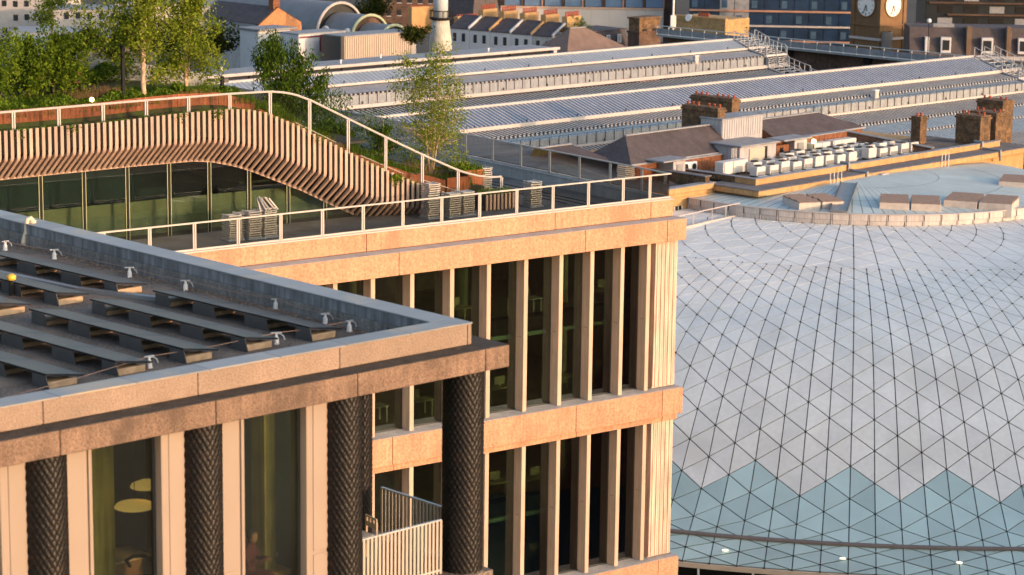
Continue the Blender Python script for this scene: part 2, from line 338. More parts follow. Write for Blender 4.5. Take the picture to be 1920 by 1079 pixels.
# balcony railing
br = thing('balcony_railing', 'slim upright bar railing round the corner balcony between iron columns', 'railing', LF.o, LF.r)
def bars(p0, p1, n, z0=35.30, z1=36.41):
    p0, p1 = Vector((*p0, 0)), Vector((*p1, 0)); zv = Vector((0, 0, 1)); d = (p1-p0).normalized()
    MB().bar(p0+zv*(z1-.015), p1+zv*(z1-.015), .05, .03).build('handrail', bright_metal, br); MB().bar(p0+zv*(z0+.08), p1+zv*(z0+.08), .03, .03).build('bottom_rail', silver_slat, br)
    b = MB().bar((0, 0, z0), (0, 0, z1-.03), .012, .055, d).mesh('baluster', M('bar_bronze', (.42, .36, .30), .4, .05, 3, spec=.6) if 'bar_bronze' not in bpy.data.materials else bpy.data.materials['bar_bronze'])
    for i in range(n+1): put('baluster', b, br, p0.lerp(p1, i/n))
bars((-2.95, .05), (-.72, .05), 23); bars((-.12, .62), (-.12, 2.55), 18)
# balcony table and chair
bt = thing('balcony_table', 'pale stone topped table on the corner balcony', 'table', LF.W(-1.98, 1.42, 35.285), LF.r)
MB().box(-.45, .45, -.35, .35, .70, .74, .01).build('table_top', M('table_stone', (.48, .40, .33), .5, .15, 4, speck=.3, sscale=60), bt)
for x in (-.4, .4):
    for y in (-.3, .3): MB().box(x-.02, x+.02, y-.02, y+.02, 0, .70).build('leg', beige_panel, bt)
ch = thing('balcony_chair', 'pale wooden chair with a slotted backrest at the balcony table', 'chair', LF.W(-1.30, 1.72, 35.285), LF.r-pi/2-.15)
chm = M('chair_wood', (.62, .47, .33), .55, .1, 3)
MB().box(-.21, .21, -.2, .2, .43, .46, .01).build('seat', chm, ch)
bk = MB()
for x0, x1, z0, z1 in ((-.21, .21, .84, .88), (-.21, .21, .66, .76), (-.21, -.15, .76, .84), (-.09, -.03, .76, .84), (.03, .09, .76, .84), (.15, .21, .76, .84)): bk.box(x0, x1, .18, .205, z0, z1)
bk.build('backrest', chm, ch)
for x in (-.19, .19): MB().bar((x, .19, 0), (x, .2, .80), .035).build('leg', chm, ch); MB().bar((x, -.18, 0), (x, -.17, .44), .035).build('leg', chm, ch)
# lamps, furniture and a person behind the windows
lampm = M('lamp_shade', (.95, .60, .16), .6, .05, 4, emit=.22)
for a, d, z, s, lb in ((-7.04, 1.2, 37.64, 1.1, 'larger yellow dish pendant lamp behind the left window'), (-6.74, 1.25, 37.95, .9, 'smaller yellow pendant lamp cut off by the window jamb')):
    p = thing('pendant_lamp', lb, 'lamp', LF.W(a, d, z), 0, 'yellow pendant lamps behind the window')
    MB().lathe([(.02, .10), (.10, .09), (.30*s, .02), (.33*s, -.03), (.31*s, -.035), (.28*s, 0), (.02, .07)], 24).build('shade', lampm, p, True); MB().tube([(0, 0, .1), (0, 0, 39.3-z)], .008).build('cord', black, p)
for a, d, lb in ((-6.3, 3.2, 'long low table with a pale top behind the left window'),):
    t = thing('dining_table', lb, 'table', LF.W(a, d, 35.28), LF.r)
    MB().box(-.9, .7, -.4, .4, .72, .77, .01).build('table_top', M('dining_top', (.55, .42, .26), .4, .1, 2), t); MB().box(-.8, .6, -.32, .32, 0, .72).build('base', room_brown, t)
t = thing('round_chair', 'dark round-backed chair under the pendant lamps', 'chair', LF.W(-6.6, 1.6, 35.6), LF.r)
MB().lathe([(.25, .40), (.28, .44), (.25, .48)], 14).build('seat', black, t); MB().tube([(-.26, .05, .75), (-.2, .26, .8), (0, .32, .82), (.2, .26, .8), (.26, .05, .75)], .035).build('backrest', black, t)
for q in range(4): MB().bar((.2*cos(q*pi/2+.7), .2*sin(q*pi/2+.7), 0), (.18*cos(q*pi/2+.7), .18*sin(q*pi/2+.7), .42), .03).build('leg', black, t)
t = thing('yellow_bench', 'yellow upholstered bench at the foot of the second window', 'bench', LF.W(-4.55, .95, 35.45), LF.r)
MB().box(-.7, .7, -.3, .3, .30, .46, .04).build('seat', M('yellow_fabric', (.62, .42, .05), .9, .1, 4), t)
for x in (-.62, .62):
    for y in (-.24, .24): MB().box(x-.03, x+.03, y-.03, y+.03, 0, .3).build('leg', black, t)
t = thing('grey_counter', 'pale counter slanting behind the seated person', 'counter', LF.W(-4.6, 1.35, 35.28), LF.r+.15)
MB().box(-.8, .8, -.25, .25, .72, .80, .01).build('counter_top', silver_slat, t); MB().box(-.7, .7, -.18, .18, 0, .72).build('base', room_dark, t)
# seated person
pe = thing('person', 'person with short dark hair and a dark plum top sitting behind the second window', 'person', LF.W(-4.93, .66, 35.58), LF.r+.5)
def skin(name, edges, mat, parent, sub=2):
    vs = []; es = []; rs = []; idx = {}
    def gi(p, r):
        k = tuple(round(c, 4) for c in p)
        if k not in idx: idx[k] = len(vs); vs.append(p); rs.append(r)
        return idx[k]
    for (p, r1, q, r2) in edges: es.append((gi(p, r1), gi(q, r2)))
    me = bpy.data.meshes.new(name); me.from_pydata(vs, es, []); o = put(name, me, parent); me.materials.append(mat)
    md = o.modifiers.new('skin', 'SKIN')
    for v, r in zip(me.skin_vertices[0].data, rs): v.radius = (r, r)
    me.skin_vertices[0].data[0].use_root = True; md.use_smooth_shade = True
    o.modifiers.new('sub', 'SUBSURF').levels = sub; o.modifiers['sub'].render_levels = sub; return o
skinm = M('skin_tone', (.30, .16, .10), .6, .05, 5); cloth = M('plum_cloth', (.11, .03, .045), .9, .2, 5)
pv, ch_, nk, hd = (0, 0, .50), (0, -.03, .90), (0, -.05, 1.05), (0, -.09, 1.20)
E_ = [(pv, .14, (0, .0, .70), .13), ((0, .0, .70), .13, ch_, .14), (ch_, .14, nk, .05), (nk, .05, (0, -.07, 1.12), .055), ((0, -.07, 1.12), .055, hd, .085), (hd, .085, (0, -.085, 1.27), .075)]
for s in (-1, 1):
    E_ += [(ch_, .14, (s*.19, -.03, .93), .06), ((s*.19, -.03, .93), .06, (s*.24, -.12, .70), .045), ((s*.24, -.12, .70), .045, (s*.10, -.33, .78), .034), ((s*.10, -.33, .78), .034, (s*.04, -.40, .80), .03),
           (pv, .14, (s*.10, -.08, .48), .085), ((s*.10, -.08, .48), .085, (s*.12, -.46, .47), .065), ((s*.12, -.46, .47), .065, (s*.12, -.44, .10), .042), ((s*.12, -.44, .10), .042, (s*.12, -.56, .04), .035)]
skin('body', E_, cloth, pe)
MB().lathe([(.02, -.13), (.06, -.11), (.082, -.03), (.085, .04), (.05, .10)], 14, (0, -.105, 1.20)).build('face', skinm, pe, True)
MB().lathe([(.088, -.06), (.098, .0), (.095, .06), (.06, .11), (.01, .125)], 14, (0, -.075, 1.225)).build('hair', black, pe, True)
for s in (-1, 1):
    for f in range(4): MB().tube([(s*.05-s*.018*f, -.40, .80), (s*.04-s*.018*f, -.45, .80), (s*.035-s*.018*f, -.47, .775)], [.010, .009, .007], 6).build('finger', skinm, pe)
    MB().tube([(s*.06, -.39, .81), (s*.02, -.42, .83)], .010, 6).build('thumb', skinm, pe)
st = thing('stool', 'dark stool under the seated person', 'stool', LF.W(-4.93, .66, 35.28), LF.r)
MB().box(-.2, .2, -.2, .2, .64, .69, .02).build('seat', black, st)
for x in (-.15, .15):
    for y in (-.15, .15): MB().box(x-.02, x+.02, y-.02, y+.02, 0, .64).build('leg', black, st)
# solar panels: rows of three modules on wedge supports with timber ballast
def pv_row(n=3):
    r_ = bpy.data.objects.new('solar_panel_row', None); C.objects.link(r_); L = 1.66; W, h1, h0 = .82, .265, .13
    for k in range(n):
        pm = MB().ext([(0, k*L+.006, h1), (0, (k+1)*L-.006, h1), (W, (k+1)*L-.006, h0), (W, k*L+.006, h0)], (0, 0, .035)).build('module', pv_mat, r_)
        cl = MB()
        for i in range(1, 10): cl.box(.03, W-.03, k*L+i*L/10-.004, k*L+i*L/10+.004, 0, .002)
        for i in range(1, 5): cl.box(W*i/5-.003, W*i/5+.003, k*L+.03, (k+1)*L-.03, 0, .003)
        cl.v = [(x, y, z+.036+h1+(h0-h1)*x/W) for x, y, z in cl.v]; cl.build('cell_line', M('cell_line', (.16, .18, .20), .4, .05, 3) if 'cell_line' not in bpy.data.materials else bpy.data.materials['cell_line'], pm)
    for k in range(n+1):
        y = min(max(k*L, .22), n*L-.30); ww = .38 if 0 < k < n else .26
        MB().ext([(.03, y-ww, 0), (.03, y+ww, 0), (-.0, y+ww-.05, h1-.01), (0, y-ww+.05, h1-.01)], (.012, 0, 0)).build('back_plate', M('support_plate', (.085, .082, .08), .5, .1, 4) if 'support_plate' not in bpy.data.materials else bpy.data.materials['support_plate'], r_)
        MB().box(.10, .70, y-.18, y+.18, 0, .09, .01).build('ballast_block', wood_end, r_)
    MB().box(.05, .68, .02, .10, .0, .125, .008).build('end_block', wood_end, r_)
    return r_
r0 = pv_row(); first = True
ROWS = [(-2.07, 2.40, 'solar panel row in the front bank nearest the zinc parapet'), (-3.58, 2.48, 'second solar panel row of the front bank from the zinc parapet'), (-5.05, 2.42, 'third solar panel row of the front bank from the zinc parapet'), (-6.60, 2.36, 'fourth solar panel row of the front bank from the zinc parapet'), (-8.12, 2.30, 'front bank solar panel row cut by the left picture edge'),
        (-2.40, 8.55, 'solar panel row in the rear bank nearest the zinc parapet'), (-3.95, 8.45, 'rear bank solar panel row beside the yellow capped post'), (-5.45, 8.3, 'rear bank solar panel row at the left picture edge')]
for a, d, lb in ROWS:
    o = r0 if first else copy_tree(r0); first = False
    o.location = LF.W(a, d, 39.72); o.rotation_euler = (0, 0, LF.r+.045); tag(o, lb, 'solar panel', 'solar panel rows on the near roof')
# cable anchors of the safety line
def anchor():
    t = bpy.data.objects.new('safety_anchor', None); C.objects.link(t)
    MB().ext([(-.06, -.06, 0), (.06, -.06, 0), (.06, .06, 0), (-.06, .06, 0)], (0, 0, .02)).build('foot', white_mat, t); MB().lathe([(.065, .02), (.06, .16), (.035, .18), (.03, .26)], 8).build('pedestal', white_mat, t)
    MB().box(-.13, .13, -.03, .03, .26, .285, .005).build('cap', bright_metal, t); MB().tube([(0, 0, .25), (.10, -.03, .25), (.17, -.05, .19), (.20, -.06, .10)], .018).build('arm', bright_metal, t); return t
an = anchor(); first = True; AP = []
for x, y, lb in ((280, 690, 'white safety line anchor behind the front parapet at the left'), (518, 645, 'white safety line anchor at the end of the second panel row'), (655, 622, 'white safety line anchor nearest the roof corner'), (610, 608, 'white safety line anchor at the tip of the first panel row'), (517, 580, 'white safety line anchor behind the first panel row'), (348, 545, 'white safety line anchor between the two panel banks'), (243, 520, 'white safety line anchor beside the rear panel row end'), (102, 486, 'white safety line anchor behind the middle of the rear panel row'), (10, 470, 'white safety line anchor at the left picture edge')):
    o = an if first else copy_tree(an); first = False; a, d, z = LF.flat(x, y, 39.72); p = LF.W(a, d, 39.72); o.location = p; o.rotation_euler = (0, 0, LF.r+RND.uniform(-.6, .2)); o.scale = (.8, .8, .8); tag(o, lb, 'roof anchor', 'white safety line anchors'); AP.append(p+Vector((0, 0, .215)))
sg = MB()
pl = [LF.W(-10, 1.25, 39.99)]+AP[:3]+AP[3:]
for p, q in zip(pl, pl[1:]): sg.tube([p, (p+q)/2-Vector((0, 0, .03)), q], .007, 5)
tag(sg.build('safety_cable', M('rust_cable', (.32, .20, .14), .5, .1, 5)), 'thin steel safety cable strung between the roof anchors', 'cable')
a, d, z = LF.flat(44, 460, 39.72)
t = thing('goose_neck_vent', 'cream swan-necked vent pipe on the near roof', 'vent pipe', LF.W(a, d, 39.72), LF.r)
MB().tube([(0, 0, 0), (0, 0, .08), (.04, 0, .20), (.09, 0, .32), (.10, 0, .50), (.13, 0, .60), (.22, 0, .62), (.27, 0, .56)], .055, 10).build('pipe', M('cream_pipe', (.66, .56, .42), .6, .1, 3), t, True); MB().lathe([(.10, 0), (.09, .03)], 12).build('flange', grey_metal, t); MB().lathe([(.075, -.05), (.085, .02), (.05, .05)], 12, (.27, 0, .53)).build('mouth', bpy.data.materials['cream_pipe'], t)
a, d, z = LF.flat(22, 555, 39.72)
t = thing('roof_marker_post', 'short dark post with a rounded yellow cap on the near roof', 'post', LF.W(a, d, 39.72), LF.r)
MB().lathe([(.06, 0), (.05, .34)], 10).build('post', black, t); MB().lathe([(.08, .34), (.10, .37), (.10, .43), (.05, .47)], 12).build('cap', M('yellow_cap', (.75, .45, .05), .5, .05, 4), t, True)
cv = MB(); P = [LF.W(*q) for q in ((-3.15, 13, 39.77), (-2.75, 9.5, 39.77), (-2.25, 8.1, 39.77), (-1.95, 7.4, 39.77), (-1.6, 7.2, 39.74))]
for p, q in zip(P, P[1:]): cv.bar(p, q, .16, .09)
tag(cv.build('cable_tray', grey_metal), 'grey cable tray running between the solar panel banks', 'cable tray')
# ================================================================== roof pavilion with a wave of timber slats
ZT = [(-42, 37.15), (-31, 37.17), (-25.7, 37.23), (-23.1, 37.35), (-20.6, 37.40), (-19.4, 37.32), (-18.5, 37.13), (-16.9, 36.46), (-14.7, 35.33), (-13.06, 34.50), (-11.35, 33.74), (-10.19, 33.26), (-8.1, 32.56), (-7.6, 32.42)]
ZK = [(-42, 35.93), (-31, 35.94), (-24, 36.03), (-21.3, 36.03), (-20.4, 35.92), (-19.4, 35.68), (-18.5, 35.38), (-16.9, 34.71), (-15.8, 34.25), (-14.46, 33.57), (-13.05, 32.92), (-12.2, 32.60), (-11, 32.36), (-10.2, 32.2), (-7, 32.05)]
zt_ = lambda a: lerp(ZT, a); zk_ = lambda a: lerp(ZK, a)
pav = building('slatted_pavilion', 'roof pavilion wrapped in a curving wave of pale timber slats', MF)
def soff(a):
    zk = zk_(a); f = min(1, max(0.04, (zk-32.0)/.92)); return 5.1+1.3*f, zk-.92*f
n = 0; a = -31.6
while a < -7.7:
    zt, zk = zt_(a), zk_(a); ld, lz = soff(a); w_ = .068; t = .06
    k1 = min(.22, (zt-zk)*.3)
    P = [(5.1, zt), (5.1, zk+k1), (5.115, zk+k1*.4), (5.16, zk), (ld, lz), (ld+.05, lz+t*.6), (5.16+t*.8, zk+.09+k1*.2), (5.1+t, zk+k1+.05), (5.1+t, zt)]
    MB().ext([(a-w_, y, z) for y, z in P], (2*w_, 0, 0)).build('slat', slat_mat, pav); a += .272; n += 1
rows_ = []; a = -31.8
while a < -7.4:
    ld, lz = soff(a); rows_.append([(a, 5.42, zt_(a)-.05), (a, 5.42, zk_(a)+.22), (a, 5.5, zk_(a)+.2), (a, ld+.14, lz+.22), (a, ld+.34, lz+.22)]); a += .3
MB().grid(rows_).build('backing', black, pav)  # black sheet stands in for the shaded slat sides in the gaps
rows_ = []; a = -31.8
while a < -13.1:
    ld, lz = soff(a); rows_.append([(a, ld+.02, lz-.02), (a, ld+.02, lz+.10), (a, ld+.14, lz+.10), (a, ld+.14, lz-.02), (a, ld+.02, lz-.02)]); a += .3
MB().grid(rows_).build('soffit_edge', slat_mat, pav)
GA = [-32.3, -30.35, -28.4, -26.45, -24.45, -22.48, -20.54, -18.58, -16.60, -14.70, -13.2]
def gtop(a): ld, lz = soff(a); return lz+.06
edge = M('glass_edge', (.42, .45, .25), .4, .05, 3)
for p, q in zip(GA, GA[1:]):
    x = MB().ext([(p+.07, 6.46, 31.99), (q-.07, 6.46, 31.99), (q-.07, 6.46, max(32.03, gtop(q))), (p+.07, 6.46, max(32.05, gtop(p)))], (0, .02, 0)).build('glass_pane', pav_glass, pav)
    for s in (p+.07, q-.09):
        if gtop(s) > 32.3: MB().box(s, s+.02, 6.45, 6.49, 31.99, gtop(s)).build('edge_strip', edge, x)
    if gtop(q) > 32.2: MB().box(q-.055, q+.055, 6.47, 6.60, 31.99, gtop(q)).build('mullion', black, pav)
MB().box(-32, -13, 7.3, 7.36, 31.99, 33.45).build('low_band', M('band_olive', (.50, .47, .34), .8, .08, 1.0), pav)  # plain olive band set low behind the pavilion glass
MB().box(-32, -12.4, 12.5, 12.7, 31.98, 36).build('inner_wall', M('room_blue', (.045, .10, .12), .8, .2, .6), pav)
for z in (34.3, 34.9): MB().box(-32, -14, 11.2, 11.3, z, z+.07).build('ceiling_line', room_green, pav)
MB().box(-32, -12.5, 6.5, 12.7, 35.25, 35.35).box(-19, -12.5, 6.6, 12.7, 33.9, 34).build('ceiling', room_dark, pav)
# planted roof body behind the slats
def gz(a, d):            # planting level on the roof
    base = zt_(a)-.22
    return base + (0.40 if d > 7.3 else 0) + min(.5, max(0, d-8)*.07)*(1 if a < -17 else .35)
rows_ = []; a = -41.8
while a < -5.3:
    rows_.append([(a, d, gz(a, d)-(0 if d < 19.9 else 5)) for d in (5.27, 6.0, 7.2, 7.31, 8, 9, 10, 12, 14, 17, 20)]); a += .45
tag(MB().grid([[MF.W(*p) for p in r] for r in rows_]).build('roof_garden_soil', soil), kind='structure')
MB().box(-32, -12.4, 12.7, 19.5, 31.98, 36.6).build('core', room_dark, pav)
# corten planter walls
cw = thing('corten_planter_wall', 'rust red steel planter wall stepping down behind the wave of slats', 'planter wall', MF.o, MF.r)
JP = [-41.6, -39.6, -37.6, -35.6, -33.6, -31.6, -29.6, -27.6, -25.6, -23.6, -21.6, -19.6, -17.8]
for p, q in zip(JP, JP[1:]): MB().ext([(p+.01, 7.25, gz(p, 6)-.2), (q-.01, 7.25, gz(q, 6)-.2), (q-.01, 7.25, gz(q, 6)+.72), (p+.01, 7.25, gz(p, 6)+.72)], (0, .06, 0)).build('plate', corten, cw)
SL = [-17.75, -16.1, -14.4, -12.7, -11.0, -9.3, -7.7, -6.5]
for k, (p, q) in enumerate(zip(SL, SL[1:])):
    d = 7.0+.12*(k % 2); z0, z1 = gz(p, 6), gz(q, 6); h = (.50, .55, .50, .62, .70, .85, 1.0)[k]
    MB().ext([(p, d, z0-.3), (q, d, z1-.3), (q, d, z1+h), (p, d, z0+h-.04)], (0, .06, 0)).build('plate', corten, cw)
    MB().ext([(q, d, z1-.3), (q, d+3.4, z1-.3), (q, d+3.4, z1+h), (q, d, z1+h)], (.06, 0, 0)).build('end_plate', corten, cw)
    if k in (1, 3, 5): MB().bar((p, d-.45, z0+.55), (q+.6, d-.45, z1+.30), .035).build('handrail', rail_mat, cw)
MB().ext([(-6.5, 7.0, 31.98), (-6.5, 10.4, 31.98), (-6.5, 10.4, 33.3), (-6.5, 7.0, 33.3)], (.06, 0, 0)).build('end_plate', corten, cw)
cb = thing('corten_box_planter', 'square rust red steel planter with a clipped hedge at the foot of the slope', 'planter', MF.W(-5.75, 8.6, 31.98), MF.r)
for x0, x1, y0, y1 in ((-.75, .75, -.7, -.64), (-.75, .75, .64, .7), (-.75, -.69, -.64, .64), (.69, .75, -.64, .64)): MB().box(x0, x1, y0, y1, 0, 1.30).build('plate', corten, cb)
MB().box(-.7, .7, -.65, .65, 1.1, 1.2).build('soil', soil, cb)
# railing along the wave
RZ = [(-42, 37.74), (-30.2, 37.78), (-23.5, 37.87), (-19.6, 37.90), (-17.6, 37.88), (-16.9, 37.80), (-16.3, 37.66), (-15.55, 37.38), (-13.6, 36.44), (-11.57, 35.47), (-9.59, 34.54), (-7.57, 33.66), (-6.9, 33.44), (-6.35, 33.30), (-5.7, 33.20), (-5.12, 33.18)]
wr = thing('wave_railing', 'pale metal and glass railing that dips along the top of the slatted wave', 'railing', MF.o, MF.r)
aa = [-42+.25*k for k in range(148)]+[-5.12]
MB().tube([(a, 6.3, lerp(RZ, a)-.03) for a in aa], .05, 6).build('top_rail', rail_mat, wr)
PO = [-5.12, -7.6]+[-7.6-2.0*k for k in range(1, 18)]
for a in PO:
    zb = max(31.98, gz(a, 6.3)-.05) if a < -6 else 31.98
    MB().box(a-.075, a-.02, 6.27, 6.34, zb, lerp(RZ, a)-.06).box(a+.02, a+.075, 6.27, 6.34, zb, lerp(RZ, a)-.06).build('post', rail_mat, wr)
for p, q in zip(sorted(PO), sorted(PO)[1:]):
    K = [p+.09+(q-p-.18)*i/6 for i in range(7)]
    MB().grid([[(a, 6.305, max(31.99, gz(a, 6.3)-.02) if a < -6 else 32.0), (a, 6.305, lerp(RZ, a)-.08)] for a in K]).build('glass_pane', rail_glass, wr)
# ------------------------------------------------------------------ foliage
def leafmat(name, c1, c2, tr=.35):
    m = bpy.data.materials.new(name); m.use_nodes = True; n = m.node_tree.nodes; l = m.node_tree.links; n.remove(n['Principled BSDF']); o = n['Material Output']
    g = n.new('ShaderNodeNewGeometry'); t = n.new('ShaderNodeTexNoise'); t.inputs['Scale'].default_value = 1.8; t.inputs['Detail'].default_value = 3; l.new(g.outputs['Position'], t.inputs['Vector'])
    wn = n.new('ShaderNodeMix'); wn.data_type = 'FLOAT'; wn.inputs[0].default_value = .5; l.new(t.outputs['Fac'], wn.inputs[2]); l.new(g.outputs['Random Per Island'], wn.inputs[3])
    r = n.new('ShaderNodeValToRGB'); r.color_ramp.elements[0].color = (*c1, 1); r.color_ramp.elements[1].color = (*c2, 1); r.color_ramp.elements[0].position = .25; r.color_ramp.elements[1].position = .75
    l.new(wn.outputs[0], r.inputs[0]); d = n.new('ShaderNodeBsdfDiffuse'); tl = n.new('ShaderNodeBsdfTranslucent'); mx = n.new('ShaderNodeMixShader'); mx.inputs[0].default_value = tr
    l.new(r.outputs[0], d.inputs[0]); l.new(r.outputs[0], tl.inputs[0]); l.new(d.outputs[0], mx.inputs[1]); l.new(tl.outputs[0], mx.inputs[2]); l.new(mx.outputs[0], o.inputs[0]); return m
lf_birch = leafmat('birch_leaf', (.10, .15, .014), (.33, .39, .05), .45); lf_dark = leafmat('willow_leaf', (.025, .06, .010), (.11, .18, .02)); lf_bush = leafmat('bush_leaf', (.04, .085, .011), (.19, .27, .028))
lf_grass = leafmat('grass_blade', (.05, .10, .012), (.17, .26, .03)); lf_dry = leafmat('dry_grass', (.22, .13, .06), (.40, .26, .13)); lf_far = leafmat('far_leaf', (.02, .03, .010), (.07, .085, .02)); lf_olive = leafmat('olive_shrub', (.06, .06, .012), (.18, .14, .025))
bark_birch = M('birch_bark', (.60, .42, .30), .8, .25, 8, dirt=(.10, .07, .05), dscale=9, dlo=.62); bark = M('bark', (.09, .06, .04), .9, .3, 6)
def leaf(mb, p, s, asp, rnd, upb=0):
    n_ = Vector((rnd.gauss(0, 1), rnd.gauss(0, 1), rnd.gauss(0, 1)+.4)).normalized(); u = n_.orthogonal().normalized(); u = Matrix.Rotation(rnd.uniform(0, 6.28), 3, n_) @ u
    if upb: u = (u + Vector((0, 0, upb))).normalized(); n_ = (n_-u*n_.dot(u)).normalized()
    v = n_.cross(u); u = u*s; v = v*s*asp; b = len(mb.v); mb.v += [tuple(p-u*.5), tuple(p+v*.5), tuple(p+u*.5), tuple(p-v*.5)]; mb.f.append((b, b+1, b+2, b+3))
def tree(name, label, cat, loc, h, stems, blobs, nl, ls, mat, barkm, asp=.6, upb=0, seed=1, spread=.5, group=None, tw=1):
    """stems: list of (lean_x, lean_y, height, radius); leaves hang in loose tufts round twig ends, within ellipsoid blobs"""
    r = random.Random(seed); t = thing(name, label, cat, loc, 0, group); tr = MB(); lv = MB(); tips = []
    for (lx, ly, hh, rr) in stems:
        pts = []; n = 9
        for i in range(n+1): f = i/n; pts.append(Vector((lx*f*f*.6+lx*f*.4+r.gauss(0, .03)*hh*.15, ly*f+r.gauss(0, .03)*hh*.15, hh*f)))
        tr.tube(pts, [rr*(1-.85*i/n) for i in range(n+1)], 7)
        nb_ = int(9*tw)
        for k in range(nb_):
            f = .25+.72*k/nb_+r.uniform(-.04, .04); b = pts[min(n, int(f*n))]; an = r.uniform(0, 6.28); L = spread*(1.15-f)*r.uniform(.7, 1.3)*1.4
            e = b+Vector((cos(an)*L, sin(an)*L, L*r.uniform(.3, .9))); mid = (b+e)/2+Vector((0, 0, L*.12)); tr.tube([b, mid, e], [rr*.35*(1.1-f), rr*.22*(1.1-f), .006], 5); tips += [mid, e]
            for q in range(3): e2 = e.lerp(b, r.uniform(0, .6))+Vector((r.gauss(0, .25), r.gauss(0, .25), r.uniform(-.1, .35)))*L; tr.tube([e.lerp(b, .3), e2], [rr*.1*(1.1-f)+.004, .004], 4); tips.append(e2)
    for i in range(nl):
        if tips and r.random() < .55: c = r.choice(tips); p = c+Vector((r.gauss(0, 1), r.gauss(0, 1), r.gauss(0, 1)))*spread*.20
        else:
            bx, by, bz, rx, ry, rz = r.choice(blobs); u = Vector((r.gauss(0, 1), r.gauss(0, 1), r.gauss(0, 1))).normalized()*(r.random()**.4); p = Vector((bx+u.x*rx, by+u.y*ry, bz+u.z*rz))
            q = sin(p.x*5.1+seed)*sin(p.y*4.7+seed*2)*sin(p.z*4.3+seed*3)
            if q < -.02 and r.random() < .8: continue
        leaf(lv, p, ls*r.uniform(.6, 1.35), asp, r, upb)
    tr.build('trunk', barkm, t, True); lv.build('crown', mat, t); return t
def gW(a, d, dz=0): return MF.W(a, d, gz(a, d)+dz)
tree('birch_tree', 'airy multi-stemmed birch rising above the foot of the slatted wave', 'tree', gW(-6.9, 9.4, -.1), 6, [(.45, 0, 6.8, .07), (-1.5, .2, 6.4, .06), (1.2, -.1, 5.2, .05), (-.2, .5, 5.8, .05)],
     [(.1, 0, 1.5, 1.75, 1.5, 1.2), (.2, 0, 2.9, 1.65, 1.4, 1.2), (.2, 0, 4.4, 1.45, 1.3, 1.3), (-1.2, .1, 4.6, .9, .8, 1.2), (.3, 0, 5.6, .8, .8, .9), (1.2, 0, 1.0, .8, .7, .8), (-1.0, 0, 1.1, .9, .8, .8)], 14500, .105, lf_birch, bark_birch, .6, seed=4, spread=1.1, tw=2.0)
tree('birch_tree', 'low leafy birch between the tall birch and the willow shrub', 'tree', gW(-9.6, 9.6, -.1), 3, [(.1, 0, 2.6, .05), (-.3, .2, 2.2, .04)], [(0, 0, 1.5, 1.35, 1.2, 1.1), (-.4, 0, 2.3, 1.0, .9, .8), (-1.2, 0, 1.0, .9, .9, .8)], 6500, .10, lf_dark, bark_birch, .55, seed=9, spread=.6)
tree('willow_shrub', 'upright dark green willow shrub above the bend of the wave', 'shrub', gW(-14.6, 9.5, -.1), 5, [(-1.1, 0, 4.9, .05), (-.5, .3, 4.6, .05), (.2, 0, 4.4, .05), (1.0, .2, 3.8, .05), (1.9, 0, 2.9, .04), (-1.9, 0, 3.9, .04)],
     [(.1, 0, 1.3, 2.1, 1.4, 1.4), (-.3, 0, 2.6, 1.5, 1.2, 1.3), (1.6, 0, 1.2, 1.3, 1.1, 1.1), (-1.0, 0, 3.4, .8, .7, .9)], 12000, .19, lf_dark, bark, .28, upb=1.2, seed=12, spread=.8, tw=1.6)
tree('willow_shrub', 'low dark willow clump spreading down from the taller willow shrub', 'shrub', gW(-11.9, 9.8, -.1), 2, [(-.6, 0, 1.9, .03), (.2, 0, 1.7, .03), (.8, 0, 1.4, .03)], [(0, 0, .9, 1.9, 1.3, 1.1), (-1.1, 0, 1.2, 1.1, 1.0, 1.0)], 7000, .17, lf_dark, bark, .3, upb=1, seed=21, spread=.5)
tree('birch_tree', 'birch with two orange-lit trunks beside the black lamp post', 'tree', gW(-22.6, 8.3, -.1), 8, [(-.35, 0, 7.5, .11), (.25, .1, 7.6, .10), (-.9, .5, 7, .06)], [(-.9, .2, 2.6, 1.9, 1.5, 1.1), (.4, .1, 3.6, 2.0, 1.6, 1.5), (-1.7, .3, 3.7, 1.6, 1.4, 1.4), (0, 0, 5.2, 2.0, 1.6, 1.6)], 16000, .14, lf_birch, bark_birch, .6, seed=31, spread=.9, tw=1.3)
tree('birch_tree', 'slender birch with a pale trunk at the crest of the wave', 'tree', gW(-20.35, 8.6, -.1), 8, [(-.3, 0, 7.8, .085), (.1, .1, 6.5, .05), (.5, .1, 5.0, .04)], [(-.2, 0, 2.0, 1.7, 1.4, 1.4), (.1, 0, 3.4, 1.7, 1.4, 1.4), (0, 0, 5.0, 1.5, 1.4, 1.4), (.9, 0, 1.4, .9, .8, .9), (-.9, 0, 1.3, .9, .8, .8)], 14000, .13, lf_birch, bark_birch, .6, seed=37, spread=.85, tw=1.4)
tree('birch_tree', 'tall bare-stemmed pale birch behind the round bushes', 'tree', gW(-24.2, 13.5, -.1), 8, [(.0, 0, 7.5, .09)], [(0, 0, 6.2, 1.5, 1.4, 1.6), (-.8, 0, 4.6, 1.2, 1.0, 1.2), (.7, 0, 4.2, 1.0, 1.0, 1.2)], 5000, .12, lf_birch, bark_birch, .6, seed=41, spread=.8)
